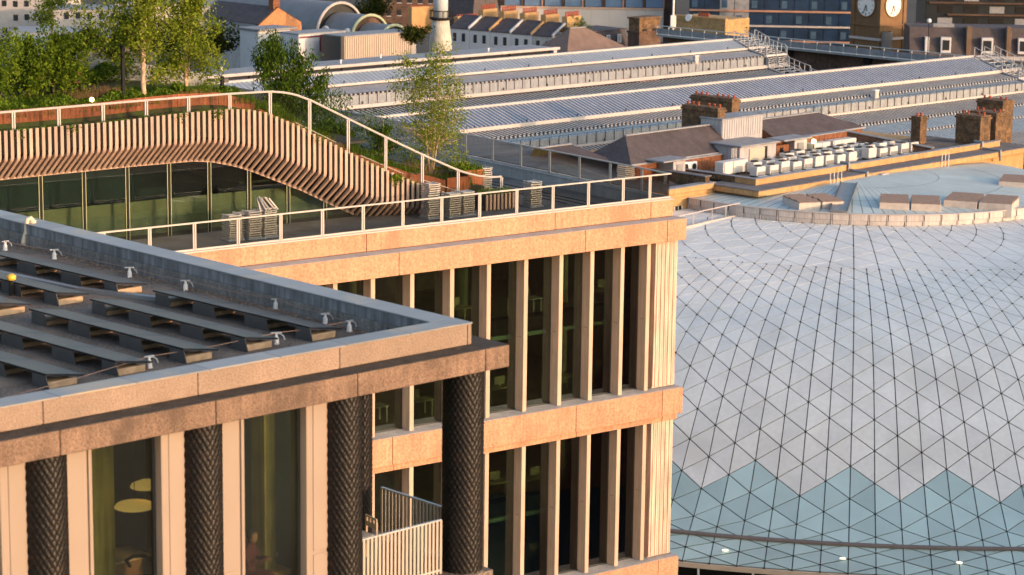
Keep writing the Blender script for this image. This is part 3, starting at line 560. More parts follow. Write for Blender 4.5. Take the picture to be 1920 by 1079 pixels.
for k, (a, d, s, lb) in enumerate(((-29.4, 8.9, 1.35, 'large round green bush at the left picture edge'), (-27.0, 10.2, 1.05, 'middle green bush left of the small garden light'), (-25.5, 10.0, 1.15, 'green bush nearest the tall bare birch'), (-30.9, 11.2, 1.3, 'tall thin bush half outside the left picture edge'))):
    tree('garden_bush', lb, 'bush', gW(a, d, -.1), 3, [(-.3*s, 0, 2.6*s, .04), (.3*s, .1, 2.3*s, .04), (0, .3, 2.8*s, .04)], [(0, 0, 1.0*s, 1.15*s, 1.1*s, .95*s), (-.4*s, 0, 2.1*s, .7*s, .7*s, 1.0*s), (.5*s, 0, 1.9*s, .65*s, .7*s, .8*s)], 9000, .15, lf_bush, bark, .5, upb=.5, seed=50+k, spread=.5, group='round bushes of the roof garden')
hd = MB(); r = random.Random(5)
for i in range(5200): leaf(hd, Vector((r.uniform(-.85, .85), r.uniform(-.75, .75), 1.05+abs(r.gauss(0, .22)))), .09, .6, r, .6)
hd.build('hedge', lf_bush, cb)
# grasses, sedums and trailing plants of the roof garden
def blades(name, spots, mat, seed):
    r = random.Random(seed); g = MB()
    for (a, d, z, n, sp, h, sl) in spots:
        for i in range(n):
            p = MF.W(a+r.gauss(0, sp), d+r.gauss(0, sl), z); e = p+Vector((r.gauss(0, .28)*h, r.gauss(0, .28)*h, h*r.uniform(.6, 1.2))); w_ = Vector((r.gauss(0, 1), r.gauss(0, 1), 0)).normalized()*.014*max(1, h*1.6)
            b = len(g.v); g.v += [tuple(p-w_), tuple(p+w_), tuple(e)]; g.f.append((b, b+1, b+2))
    return tag(g.build(name, mat), {'green_grass': 'short green grasses and sedums along the roof garden edges', 'dry_grass': 'straw coloured feathery grasses on the planted slope', 'olive_planting': 'dark olive herbs and low shrubs on the planted slope', 'trailing_plants': 'small trailing plants hanging over the timber slats'}[name], 'grass' if 'grass' in name else 'plants', kind='stuff')
r = random.Random(3); S = []
for k in range(130): a = r.uniform(-31.5, -7.9); S.append((a, 5.3+abs(r.gauss(0, .15)), zt_(a)-.10, r.randint(10, 60) if r.random() < .75 else 0, .13, .13, .05))
for k in range(190): a = r.uniform(-31.5, -18.5); d = r.uniform(7.4, 10.5); S.append((a, d, gz(a, d), 55, .28, .34, .25))
for k in range(170): a = r.uniform(-18.5, -6.4); d = r.uniform(7.2, 10.5); S.append((a, d, gz(a, d)+.12, 70, .24, .46, .22))
for k in range(30): a = r.uniform(-8.0, -5.4); S.append((a, 5.6+r.uniform(0, .6), 32.1, 20, .12, .22, .1))
blades('green_grass', S, lf_grass, 1)
S = [(r.uniform(-18, -9), 6.5+r.uniform(0, .9), 0, 0, 0, 0, 0) for k in range(0)]
for k in range(40): a = r.uniform(-18, -8.2); d = r.uniform(5.5, 6.8); S.append((a, d, gz(a, d)-.05, 46, .22, .40, .18))
for k in range(26): a = r.uniform(-25.4, -23.0); d = r.uniform(8.6, 10); S.append((a, d, gz(a, d), 60, .25, .5, .2))
for k in range(10): a = r.uniform(-21.3, -19.5); S.append((a, 7.8, gz(a, 7.8), 50, .2, .4, .2))
for k in range(14): a = r.uniform(-8.6, -6.6); S.append((a, 9.3, gz(a, 9.3)+.3, 40, .2, .6, .3))
blades('dry_grass', S, lf_dry, 2)
S = []
for k in range(26): a = r.uniform(-17.5, -8); d = r.uniform(8.4, 11); S.append((a, d, gz(a, d), 90, .25, .62, .25))
blades('olive_planting', S, lf_olive, 3)
tp = MB()
for a0, dz, n_ in ((-27.6, .15, 60), (-20.9, .25, 90), (-22.6, .1, 30), (-11.85, .30, 260), (-16.0, .1, 40), (-29.8, .1, 30)):
    for i in range(n_): z = zt_(a0)-abs(r.gauss(0, .22)); leaf(tp, MF.W(a0+r.gauss(0, .16), 5.04+r.gauss(0, .03), z), .09, .7, r)
tag(tp.build('trailing_plants', lf_bush), 'small trailing plants hanging over the timber slats', 'plants', kind='stuff')
def hedge(label, a0, a1, d, w_, h, n, mat, seed):
    t = thing('garden_hedge', label, 'hedge', MF.o, MF.r); r = random.Random(seed); g = MB(); st = MB()
    for i in range(n):
        a = r.uniform(a0, a1); u = r.gauss(0, .42); v = r.random()**.6; dd = d+u*w_; z = gz(a, dd)+v*h*(1-.35*u*u)*(.85+.25*sin(a*2.3)+.12*sin(a*5.9)); leaf(g, Vector((a, dd, z)), .16*r.uniform(.6, 1.3), .6, r, .5)
    k = a0
    while k < a1: st.tube([(k, d, gz(k, d)), (k+.05, d, gz(k, d)+h*.6)], .025, 5); k += .6
    g.build('foliage', mat, t); st.build('stems', bark, t)
hedge('dense green hedge running behind the lamp post on the roof garden', -32, -19.2, 13.0, .8, .95, 8000, lf_bush, 61)
hedge('low bright green hedge just inside the rust red planter wall', -31.5, -18.6, 8.1, .45, .55, 9000, lf_grass, 62)
hedge('feathery green shrubs along the top of the planted slope', -17.8, -8.0, 9.0, .8, .75, 10000, lf_bush, 63)
redm = M('red_bench', (.17, .035, .03), .7, .2, 2)
for a0, a1, d, lb in ((-31.5, -27.5, 11.6, 'dark red garden bench behind the large round bush'), (-26.8, -23.6, 11.8, 'dark red garden bench left of the twin birch')):
    t = thing('garden_bench', lb, 'bench', MF.W(a0, d, gz(a0, d)), MF.r); L = a1-a0
    for k in range(3): MB().box(0, L, -.3+.2*k, -.12+.2*k, .42, .47, .008).build('seat_slat', redm, t)
    for k in range(2): MB().box(0, L, .32, .36, .55+.2*k, .71+.2*k, .008).build('back_slat', redm, t)
    for x in (.2, L/2, L-.2): MB().box(x-.05, x+.05, -.25, .3, -.05, .42).box(x-.04, x+.04, .28, .32, .3, .95).build('leg', dark_metal, t)
t = thing('garden_path_wall', 'pale low wall sloping down beside the garden path', 'wall', MF.o, MF.r)
for k in range(5): a = -25.5+1.5*k; MB().ext([(a, 15.5-.9*k, gz(a, 15)-.3), (a+1.48, 14.6-.9*k, gz(a, 15)-.3), (a+1.48, 14.6-.9*k, gz(a, 15)+1.3-.22*(k+1)), (a, 15.5-.9*k, gz(a, 15)+1.3-.22*k)], (.08, .16, 0)).build('wall_panel', conc_grey, t)
# garden lamp posts and the small lit lamp
for a, d, hh, lb in ((-23.75, 8.0, 2.6, 'black lamp post with a side lamp left of the twin birch trunks'), (-18.85, 8.2, 1.1, 'short black lamp post right of the slender birch'), (-28.35, 11.5, 3.0, 'black lamp post between the round bushes')):
    t = thing('garden_lamp_post', lb, 'lamp post', gW(a, d, -.1), MF.r); MB().box(-.07, .07, -.07, .07, 0, hh, .01).build('post', black, t); MB().box(.07, .30, -.06, .06, hh-.28, hh-.10, .01).build('lamp_head', dark_metal, t)
t = thing('garden_light', 'small glowing globe light among the roof garden grasses', 'light', gW(-25.35, 7.75, 0), 0); MB().lathe([(.03, 0), (.03, .32)], 8).build('stem', black, t)
MB().lathe([(.02, .30), (.08, .34), (.095, .40), (.08, .46), (.02, .50)], 12).build('globe', M('globe_glow', (1, .72, .32), emit=5), t, True)
# ------------------------------------------------------------------ terrace furniture
def chair_layer():
    t = bpy.data.objects.new('stacked_chair', None); C.objects.link(t)
    MB().box(-.30, .30, -.31, .31, 0, .03, .006).build('seat', silver_slat, t)
    for x in (-.27, .27): MB().box(x-.035, x+.035, -.33, .33, .03, .062).build('side_frame', silver_slat, t)
    MB().box(-.24, .24, -.33, -.29, .03, .05).build('front_bar', silver_slat, t); return t
STK = [(-20.75, 4.25, 11, 'left-hand stack behind the near railing'), (-20.1, 4.5, 11, 'second stack from the left behind the near railing'), (-19.85, 4.15, 12, 'third stack from the left behind the near railing'), (-19.1, 4.15, 13, 'tall stack with loose chairs on its top'),
       (-10.55, 4.3, 16, 'tallest stack at the end of the slatted wave'), (-9.55, 4.1, 11, 'stack just right of the tallest one'), (-8.75, 4.15, 11, 'stack left of the slatted planter'), (-4.5, 8.6, 13, 'far stack behind the slatted planter'), (-4.75, 4.4, 12, 'lone stack on the open terrace')]
NTH = ['first', 'second', 'third', 'fourth', 'fifth', 'sixth', 'seventh', 'eighth', 'ninth', 'tenth', 'eleventh', 'twelfth', 'thirteenth', 'fourteenth', 'fifteenth', 'sixteenth']
cl0 = chair_layer(); first = True
for a, d, nn, where in STK:
    bs = thing('stack_base', 'pale base board of the '+where, 'base board', MF.W(a, d, 31.985), MF.r, 'base boards under the chair stacks'); MB().box(-.38, .38, -.40, .40, 0, .05, .01).build('board', conc_grey, bs)
    for k in range(nn):
        o = cl0 if first else copy_tree(cl0); first = False
        o.location = MF.W(a+RND.gauss(0, .012), d+RND.gauss(0, .012), 32.037+.0975*k); o.rotation_euler = (0, 0, MF.r+RND.gauss(0, .03)); tag(o, 'silver chair %s from bottom in %s' % (NTH[k], where), 'chair', 'stacked chairs: '+where)
for k in range(5):
    o = copy_tree(cl0); o.location = MF.W(-19.25+.07*k, 4.15, 33.33+.05*(k % 2)); o.rotation_euler = (.9, .2, MF.r+.4*k); tag(o, 'loose tilted chair, %s from the left, on the stack before the glass wall' % NTH[k], 'chair', 'loose chairs on the stack top')
pp = thing('slatted_planter', 'low planter faced with upright white slats on the terrace', 'planter', MF.W(-6.45, 4.7, 31.985), MF.r)
for k in range(9): MB().box(-.86+.215*k-.06, -.86+.215*k+.06, -.28, -.22, 0, .74, .01).build('slat', slat_mat, pp)
MB().box(-.92, .92, -.2, .6, 0, .66).build('trough', dark_metal, pp)
g = MB(); r = random.Random(8)
for i in range(700): leaf(g, Vector((r.uniform(-.85, .85), r.uniform(-.15, .5), .68+abs(r.gauss(0, .10)))), .10, .5, r, 1)
g.build('planting', lf_bush, pp)
fs = thing('folding_screen', 'brown timber screen beside the corten planter', 'screen', MF.W(-6.6, 7.4, 31.985), MF.r)
for k in range(6): MB().box(-.5+.17*k, -.34+.17*k, -.03, .03, .05, .95, .005).build('board', room_brown, fs)
for x in (-.62, -.3): MB().box(x-.05, x+.05, -.05, .05, 0, .9).build('post', white_mat, fs)
# ================================================================== concourse dome
DC = Vector((27.8, 197.7, 0)); DT = .0268
PROF = [(61.1, 6.05), (60.3, 6.68), (59.4, 7.30), (58.2, 8.0), (56.2, 9.2), (54.2, 10.7), (52.5, 12.3), (50.5, 13.7), (48.5, 15.0), (46.4, 16.1), (44.1, 16.9), (41.8, 17.5), (39.4, 18.0), (37.1, 18.4), (34.7, 18.65), (32.3, 18.9)]
CO = [(32.3, 18.9), (29.0, 19.12), (25.4, 19.30), (21.6, 19.42), (17.75, 19.5)]
p0 = atz(1592, 989, 8.0)-DC; TH0 = math.atan2(p0.y, p0.x)
def rz_at(s, prof): i = min(int(s), len(prof)-2); f = s-i; return prof[i][0]+(prof[i+1][0]-prof[i][0])*f, prof[i][1]+(prof[i+1][1]-prof[i][1])*f
def dp(i, s, prof=PROF, dt=DT, off=0): r, z = rz_at(max(0, min(len(prof)-1, s)), prof); th = TH0+i*dt; return Vector((DC.x+r*cos(th), DC.y+r*sin(th), z+off))
dome = thing('concourse_dome', 'pale domed station roof of triangular panels with a glass hem', 'dome', (0, 0, 0))
pan_w = M('dome_panel', (.66, .685, .69), .65, .06, .35, rand=.05, spec=.22, speck=.04, sscale=3, dirt=(.56, .58, .58), dscale=.22, dlo=.54); pan_g = M('dome_glass', (.40, .55, .57), .10, .10, .25, rand=.12, spec=.8)
joint_m = M('dome_joint', (.085, .083, .085), .7, .2, 1)
tris = []; NI0, NI1 = -42, 34
for i in range(NI0, NI1):
    for j in range(len(PROF)):
        if i % 2 == 0: T = [((i, j), (i, j+1), (i+1, j+.5)), ((i+1, j+.5), (i+1, j+1.5), (i, j+1))]
        else: T = [((i, j+.5), (i, j+1.5), (i+1, j+1)), ((i, j+.5), (i+1, j), (i+1, j+1))]
        if j == 0: T.append(((i, 0), (i+1, 0), (i+1, .5)) if i % 2 == 0 else ((i, 0), (i, .5), (i+1, 0)))
        for t in T:
            if max(s for _, s in t) > len(PROF)-1+.01: t = [(q, min(s, len(PROF)-1)) for q, s in t]
            P = [dp(*q) for q in t]
            if (P[1]-P[0]).cross(P[2]-P[0]).length < .05: continue
            cs = sum(s for _, s in t)/3; ci = sum(q for q, _ in t)/3
            ph = (ci) % 4; zz = 5 - (ph if ph < 2 else 4-ph)*.5   # zigzag hem of the glass: apexes every fourth rib
            tris.append((P, cs < zz+.0, cs))
for i in range(NI0//2, NI1//2):
    for j in range(len(CO)):
        if i % 2 == 0: T = [((i, j), (i, j+1), (i+1, j+.5)), ((i+1, j+.5), (i+1, j+1.5), (i, j+1))]
        else: T = [((i, j+.5), (i, j+1.5), (i+1, j+1)), ((i, j+.5), (i+1, j), (i+1, j+1))]
        if i % 2: T.append(((i, 0), (i, .5), (i+1, 0))); T.append(((i, 0), (i-1, 0), (i, .5)))
        for t in T if j == 0 else T[:2]:
            t = [(q, min(s, len(CO)-1)) for q, s in t]; P = [dp(q, s, CO, 2*DT) for q, s in t]
            if (P[1]-P[0]).cross(P[2]-P[0]).length < .05: continue
            tris.append((P, False, 20))
def seen(P):
    c = (P[0]+P[1]+P[2])/3-CAM; wz = c.dot(fw); x = 960+FPX*c.dot(RT)/wz; y = 539.5-FPX*c.dot(UP)/wz
    A = (P[1]-P[0]).cross(P[2]-P[0]); return (abs(A.dot(c.normalized()))/2/wz/wz) if (1262 < x < 1930 and y < 1085) else 0
tris.sort(key=lambda t: -seen(t[0]))
rest = {0: MB(), 1: MB()}; und = MB()
for k, (P, gl, cs) in enumerate(tris):
    c = (P[0]+P[1]+P[2])/3; N_ = (P[1]-P[0]).cross(P[2]-P[0]).normalized()
    if N_.z < 0: P = [P[0], P[2], P[1]]; N_ = -N_
    g = .034
    Q = []
    for a_, b_, c_ in ((P[0], P[1], P[2]), (P[1], P[2], P[0]), (P[2], P[0], P[1])):
        e1 = (b_-a_).normalized(); e2 = (c_-a_).normalized(); sn = e1.cross(e2).length; Q.append(a_+(e1+e2)*(g/max(.2, sn)))
    V = [q-N_*.05-c for q in Q]+[q+N_*.03-c for q in Q]; F_ = [(3, 4, 5), (0, 2, 1), (0, 1, 4, 3), (1, 2, 5, 4), (2, 0, 3, 5)]
    und.add([p-N_*.03 for p in P], [(0, 1, 2)])
    if k < 300:
        me = MB().add(V, F_).mesh('roof_panel', pan_g if gl else pan_w); put('glass_panel' if gl else 'roof_panel', me, dome, c)
    else: rest[int(gl)].add([v+c for v in V], F_)
nd = {}
for P, gl, cs in tris:
    for p in P: nd[tuple(round(q, 1) for q in p)] = p
nm_ = MB()
for p in nd.values(): nm_.lathe([(.075, -.02), (.075, .045), (.04, .055)], 8, p)
nm_.build('joint_nodes', M('dome_node', (.05, .05, .05), .6, .1, 2), dome, stuff=True)
b_ = atY(1262, 1003, 141.2); MB().box(b_.x-1, atY(1290, 1003, 141.2).x, 141.2, 141.6, 0, b_.z, .02).build('end_panel', dark_metal, dome); MB().box(b_.x-1, atY(1292, 1003, 141.2).x, 141.0, 141.7, b_.z, b_.z+.12, .02).build('end_panel_cap', M('gutter_brown2', (.20, .15, .12), .6, .1, 1), dome)
rest[0].build('roof_panels', pan_w, dome, stuff=True); rest[1].build('glass_panels', pan_g, dome, stuff=True); und.build('joint_frame', joint_m, dome)
def ringm(prof, i0, i1, step=1):
    return MB().grid([[Vector((DC.x+r*cos(TH0+i*DT), DC.y+r*sin(TH0+i*DT), z)) for r, z in prof] for i in [i0+step*k for k in range(int((i1-i0)/step)+1)]])
ringm([(59.45, 7.22), (59.62, 7.27), (59.62, 7.38), (59.35, 7.44), (59.2, 7.3)], NI0, NI1).build('gutter', M('gutter_brown', (.17, .14, .125), .6, .1, 1), dome)
ringm([(61.0, 5.70), (61.2, 5.72), (61.2, 6.0), (61.0, 6.04), (60.8, 5.8)], NI0, NI1).build('edge_beam', M('cream_beam', (.55, .46, .36), .6, .1, 1), dome)
ringm([(59.6, 0), (59.6, 5.7), (58, 5.8)], NI0, NI1).build('drum_wall', black, dome); ringm([(61.1, 4.75), (61.3, 4.77), (61.3, 4.95), (61.0, 4.97)], NI0, NI1).build('lower_beam', M('pale_beam', (.5, .5, .5), .6, .1, 1), dome)
pm = MB().lathe([(.07, 0), (.07, 5.7)], 8).mesh('mast', white_mat)
for i in range(NI0, NI1, 2): th = TH0+(i+.6)*DT; put('mast', pm, dome, (DC.x+61.05*cos(th), DC.y+61.05*sin(th), 0))
# downlights glowing behind the hem glass
for k, i in enumerate((-9, -4.5, -.2, 4, 8)):
    r, z = 60.4, 6.62; th = TH0+i*DT; o = MB().lathe([(.05, 0), (.20, .01), (.20, .05), (.05, .06)], 12).build('downlight', M('downlight', (1, .92, .75), emit=.45) if 'downlight' not in bpy.data.materials else bpy.data.materials['downlight'], dome, loc=(DC.x+r*cos(th), DC.y+r*sin(th), z+.10), rot=(0, 0, 0))
# ring wall at the crown: curved plates with dark joints, a cap and posts
ring = thing('crown_ring_wall', 'curved pale metal ring wall round the crown of the dome', 'ring wall', (0, 0, 0))
ring_m = M('ring_plate', (.52, .47, .43), .5, .12, .8, streak=.15, rand=.06)
SEG = 2.9; i = -44.0
while i < 62:
    g = .17; J = [i+g+(SEG-2*g)*k/4 for k in range(5)]
    pf = lambda r, z, q: Vector((DC.x+r*cos(TH0+q*DT), DC.y+r*sin(TH0+q*DT), z))
    MB().grid([[pf(17.62, 19.42, q), pf(17.78, 19.55, q), pf(17.80, 19.86, q), pf(17.86, 19.9, q), pf(17.84, 20.36, q), pf(17.6, 20.36, q)] for q in J]).build('plate', ring_m, ring)
    MB().bar(pf(17.80, 19.5, i), pf(17.80, 20.40, i), .07, .07).build('post', rail_mat, ring)
    i += SEG
def rr(prof, mat, name, parent, i0=-44, i1=62): return ringm(prof, i0, i1, 1).build(name, mat, parent)
rr([(17.5, 20.37), (17.95, 20.37), (17.95, 20.43), (17.5, 20.43)], rail_mat, 'cap', ring); rr([(17.58, 19.3), (17.58, 20.36)], joint_m, 'backing', ring)
# upper glass roof inside the ring
upr = thing('crown_glass_roof', 'low pale turquoise glass roof inside the crown ring', 'glass roof', (0, 0, 0))
cg = M('crown_glass', (.48, .56, .55), .45, .12, .25, rand=.05, spec=.6)
NS = 79
for k in range(NS):
    a0, a1 = TH0-44*DT+k*144*DT/NS, TH0-44*DT+(k+1)*144*DT/NS; e = .0016; pf = lambda r, th, z: Vector((DC.x+r*cos(th), DC.y+r*sin(th), z))
    for r0, r1, z0, z1 in ((17.4, 12.2, 20.28, 20.55), (12.15, 7.0, 20.55, 20.75), (6.95, .6, 20.75, 20.9)):
        MB().add([pf(r0, a0+e, z0), pf(r0, a1-e, z0), pf(r1, a1-e, z1), pf(r1, a0+e, z1)], [(0, 1, 2, 3)]).build('glass_panel', cg, upr)
MB().lathe([(17.45, 20.1), (17.45, 20.22), (.5, 20.8)], 60, (DC.x, DC.y, 0)).build('frame', joint_m, upr)
# louvre boxes on the crown roof
louv = M('louvre_brown', (.30, .20, .14), .6, .15, 3); louv_f = M('louvre_frame', (.55, .48, .42), .6, .1, 3)
def louvre(px, py, L, W, label, rz):
    p = atz(px, py, 20.45); t = thing('louvre_box', label, 'roof vent', p, rz, 'louvre boxes on the crown roof')
    for s in (0, 1):
        x0 = -L/2+s*(L/2+.07); x1 = x0+L/2-.07
        MB().box(x0, x1, -W/2, W/2, -.6, .42, .02).build('housing', louv_f, t)
        for k in range(3):
            y0 = -W/2+.02+k*W/3; y1 = y0+W/3-.06
            MB().ext([(x0+.05, y0, .42), (x0+.05, y0, .46), (x0+.05, y1, .60), (x0+.05, y1, .42)], (x1-x0-.10, 0, 0)).build('louvre', louv, t)
    return t
louvre(1524, 384, 3.7, 3.2, 'brown louvre box left of the grey gangway', .30); louvre(1706, 386, 4.6, 3.4, 'brown louvre box in the middle of the crown roof', -.15); louvre(1840, 384, 5.2, 3.4, 'brown louvre box near the right picture edge', -.35); louvre(1930, 348, 4.6, 3.2, 'louvre box cut by the right picture edge', -.3)
gw = thing('roof_gangway', 'grey gangway plate running from the parapet to the ring wall', 'gangway', (0, 0, 0))
P0, P1 = atz(1572, 396, 20.55), atz(1592, 344, 21.0); MB().bar(P0, P1, 1.35, .10).build('deck', grey_metal, gw)
for s in (-.64, .64): sd = (P1-P0).cross(Vector((0, 0, 1))).normalized()*s; MB().bar(P0+sd+Vector((0, 0, .1)), P1+sd+Vector((0, 0, .1)), .06, .14).build('side_rail', dark_metal, gw)
# walkway rail left of the ring
wk = thing('walkway_railing', 'thin pale railing along the edge of the dome before the yellow wall', 'railing', (0, 0, 0)); K = [atz(1386, 404, 19.5), atz(1335, 415, 19.5), atz(1262, 432, 19.5), atz(1200, 447, 19.5)]
for p, q in zip(K, K[1:]):
    zv = Vector((0, 0, 1)); MB().bar(p+zv*.95, q+zv*.95, .07).build('top_rail', rail_mat, wk); MB().bar(p, q, .35, .22).build('kerb', rail_mat, wk)
    for f in (0, .5): x = p.lerp(q, f); MB().bar(x, x+zv*.95, .07).build('post', rail_mat, wk)
# ================================================================== railway sheds
cream = M('cream_trim', (.46, .43, .41), .7, .08, 1); shed_grey = M('shed_sheet', (.25, .26, .28), .55, .1, .5); rib_m = M('shed_rib', (.46, .455, .45), .5, .12, 1.2); gap_m = M('shed_gap', (.018, .016, .015), .8, .3, 1)
pv_blue = M('pv_blue', (.085, .13, .22), .25, .2, .3, spec=.7); pv_pale = M('pv_pale', (.20, .27, .36), .28, .12, .3, spec=.7); shed_glass = M('shed_glass', (.26, .36, .43), .2, .15, .6, spec=.7); shed_dim = M('shed_sheet_dim', (.30, .31, .31), .6, .12, .8)
def shed(name, label, a0, a1, tiers, east, pvm, sp, endlabel):
    t = building(name, label, SF, 'station roof')
    for kind, (d0, z0), (d1, z1) in tiers:
        L = hypot(d1-d0, z1-z0); nrm = Vector((0, -(z0-z1), -(d1-d0))).normalized() if d1 != d0 else Vector((0, -1, 0)); nrm = Vector((0, (z1-z0), (d0-d1))).normalized(); nrm = nrm if nrm.z >= 0 else -nrm
        if d0 == d1: nrm = Vector((0, -1, 0))
        S = lambda a, f, h=0: Vector((a, d0+(d1-d0)*f, z0+(z1-z0)*f))+nrm*h
        base = MB().add([S(a0, 0), S(a1, 0), S(a1, 1), S(a0, 1)], [(0, 1, 2, 3)])
        ribs = MB(); n = int((a1-a0)/sp)
        if kind == 'pv':
            base.build('solar_strip', pvm, t)
            for k in range(n+1): a = a0+k*sp; ribs.bar(S(a, .02, .02), S(a, .98, .02), .13, .04)
            ribs.build('glazing_bars', rib_m, t, stuff=True)
        elif kind in ('bars', 'bars_dark'):
            base.build('roof_sheet', gap_m, t)
            for k in range(n+1): a = a0+k*sp; ribs.bar(S(a, 0, .03), S(a, .97, .03), .19, .05)
            ribs.build('roof_ribs', rib_m, t, stuff=True)
        elif kind == 'sheet':
            base.build('roof_sheet', shed_grey, t)
            for k in range(n//2+1): a = a0+k*sp*2; ribs.bar(S(a, 0, .01), S(a, .97, .01), .04, .04)
            ribs.build('roof_seams', rib_m, t, stuff=True)
        elif kind == 'teeth':
            base.build('louvre_back', gap_m, t)
            for k in range(n+1): a = a0+k*sp; ribs.add([S(a, 1, .02), S(a+sp*.55, 1, .02), S(a+sp*.3, 0, .02), S(a, 1, .16), S(a+sp*.55, 1, .16), S(a+sp*.3, 0, .10)], [(0, 2, 1), (3, 4, 5), (0, 1, 4, 3), (1, 2, 5, 4), (2, 0, 3, 5)])
            ribs.build('louvre_teeth', rib_m, t, stuff=True)
        elif kind == 'glass':
            base.build('skylight_strip', shed_glass, t)
            for k in range(n+1): a = a0+k*sp; ribs.bar(S(a, 0, .02), S(a, 1, .02), .07, .06)
            ribs.build('glazing_bars', rib_m, t, stuff=True)
        elif kind == 'walk':
            base.build('walkway_screen', M('walk_screen', (.26, .28, .30), .5, .12, 1.5, streak=.2) if 'walk_screen' not in bpy.data.materials else bpy.data.materials['walk_screen'], t)
            m2 = int((a1-a0)/1.16)
            for k in range(m2+1): a = a0+k*1.16; ribs.bar(S(a, -.25, .05), S(a, 1, .05), .035, .05)
            ribs.bar(S(a0, -.25, .05), S(a1, -.25, .05), .03, .03); ribs.build('walkway_posts', dark_metal if sp > .5 else grey_metal, t, stuff=True)
        elif kind == 'trim':
            MB().bar((a0-.2, (d0+d1)/2, (z0+z1)/2), (a1+.2, (d0+d1)/2, (z0+z1)/2), max(.22, abs(d0-d1)), max(.12, abs(z0-z1))).build('gutter_trim', cream, t)
            k = a0
            while k < a1:
                MB().bar((k, d0-.13, z0+.05), (k, d0-.13, z0+.28), .09).build('gutter_bolt', dark_metal, t); k += 6.3
    rd, rz_ = tiers[0][1]
    MB().bar((a0-.2, rd+.15, rz_+.05), (a1+.2, rd+.15, rz_+.05), .5, .2).build('ridge_cap', cream, t)
    MB().add([(a, d, z) for a in (a0, a1) for d, z in [(rd, rz_)]+east], [(i, i+1, i+2+len(east), i+1+len(east)) for i in range(len(east))]).build('rear_slope', shed_grey, t)
    # gable end: closing wall, stair and railings that step down the slope
    prof = [tiers[0][1]]+[q[2] for q in tiers]; MB().ext([(a1-.15, d, z-.12) for d, z in [tiers[0][1]]+[p for q in tiers for p in (q[1], q[2])]]+[(a1-.15, prof[-1][0], 8), (a1-.15, east[-1][0], 8)]+[(a1-.15, d, z-.12) for d, z in east[::-1]], (.1, 0, 0)).build('gable_wall', gap_m, t)
    st = MB(); pts = [(d, z) for d, z in prof]
    for (d0, z0), (d1, z1) in zip(pts, pts[1:]):
        for off in (.4, 2.2, 4.0): st.bar((a1+off, d0, z0+.05), (a1+off, d1, z1+.05), .10, .14); st.bar((a1+off, d0, z0+1.0), (a1+off, d1, z1+1.0), .06)
        for q in range(4):
            f = q/4; dd, zz = d0+(d1-d0)*f, z0+(z1-z0)*f
            for off in (.4, 2.2, 4.0): st.bar((a1+off, dd, zz), (a1+off, dd, zz+1.0), .06)
            st.bar((a1+.4, dd, zz+.03), (a1+4.0, dd, zz+.03), .22, .05)
    st.build('end_stair', M('stair_grey', (.48, .48, .48), .5, .1, 2) if 'stair_grey' not in bpy.data.materials else bpy.data.materials['stair_grey'], t)
    return t
shed('near_train_shed', 'nearer long station roof with a dark blue solar strip below its ridge', -62, 59.4,
     [('pv', (-9.9, 24.0), (-13.45, 22.85)), ('trim', (-13.5, 22.86), (-13.6, 22.55)), ('bars', (-13.5, 22.5), (-15.6, 22.17)), ('teeth', (-15.6, 22.17), (-15.75, 21.98)), ('glass', (-15.75, 21.98), (-16.9, 21.8)), ('walk', (-16.95, 21.8), (-16.95, 21.02)), ('trim', (-16.95, 21.02), (-17.15, 20.82)),
      ('bars', (-17.2, 20.75), (-20.2, 20.25)), ('teeth', (-20.2, 20.25), (-20.35, 20.05)), ('glass', (-20.35, 20.05), (-23.0, 19.6)), ('teeth', (-23, 19.6), (-23.2, 19.4)), ('glass', (-23.2, 19.4), (-26.5, 18.8)), ('bars', (-26.5, 18.8), (-31, 17.8))],
     [(-6.4, 22.8), (-2, 21), (4.5, 19.3)], pv_blue, .52, 'n')
shed('far_train_shed', 'farther long station roof with a pale blue solar strip below its ridge', -70, 53.0,
     [('pv', (19.0, 24.0), (16.9, 23.25)), ('trim', (16.85, 23.25), (16.75, 23.02)), ('sheet', (16.8, 22.95), (14.3, 22.55)), ('teeth', (14.3, 22.55), (14.1, 22.4)), ('walk', (14.05, 22.4), (14.05, 21.5)), ('trim', (14.05, 21.5), (13.7, 21.15)), ('bars_dark', (13.7, 21.0), (10.6, 20.45)), ('teeth', (10.6, 20.45), (10.4, 20.15)), ('glass', (10.4, 20.15), (7.5, 19.6)), ('sheet', (7.5, 19.6), (4.5, 19.3))],
     [(21.1, 23.25), (24, 22.4), (30, 20)], pv_pale, .58, 'f')
# a maintenance person-sized box on each walkway: small signal cabinets
for a, d, z, lb in ((41.5, 14.2, 22.3, 'small cream cabinet on the far shed walkway'), (34.2, -16.4, 21.8, 'small cream cabinet on the near shed walkway right of the lift block')):
    t = thing('signal_cabinet', lb, 'cabinet', SF.W(a, d, z), SF.r, 'cabinets on the shed walkways'); MB().box(-.3, .3, -.2, .2, 0, .9, .02).build('body', cream, t); MB().box(-.34, .34, -.24, .24, .9, .98, .01).build('lid', white_mat, t); MB().box(-.2, .2, -.22, -.2, .15, .8).build('door', bright_metal, t)
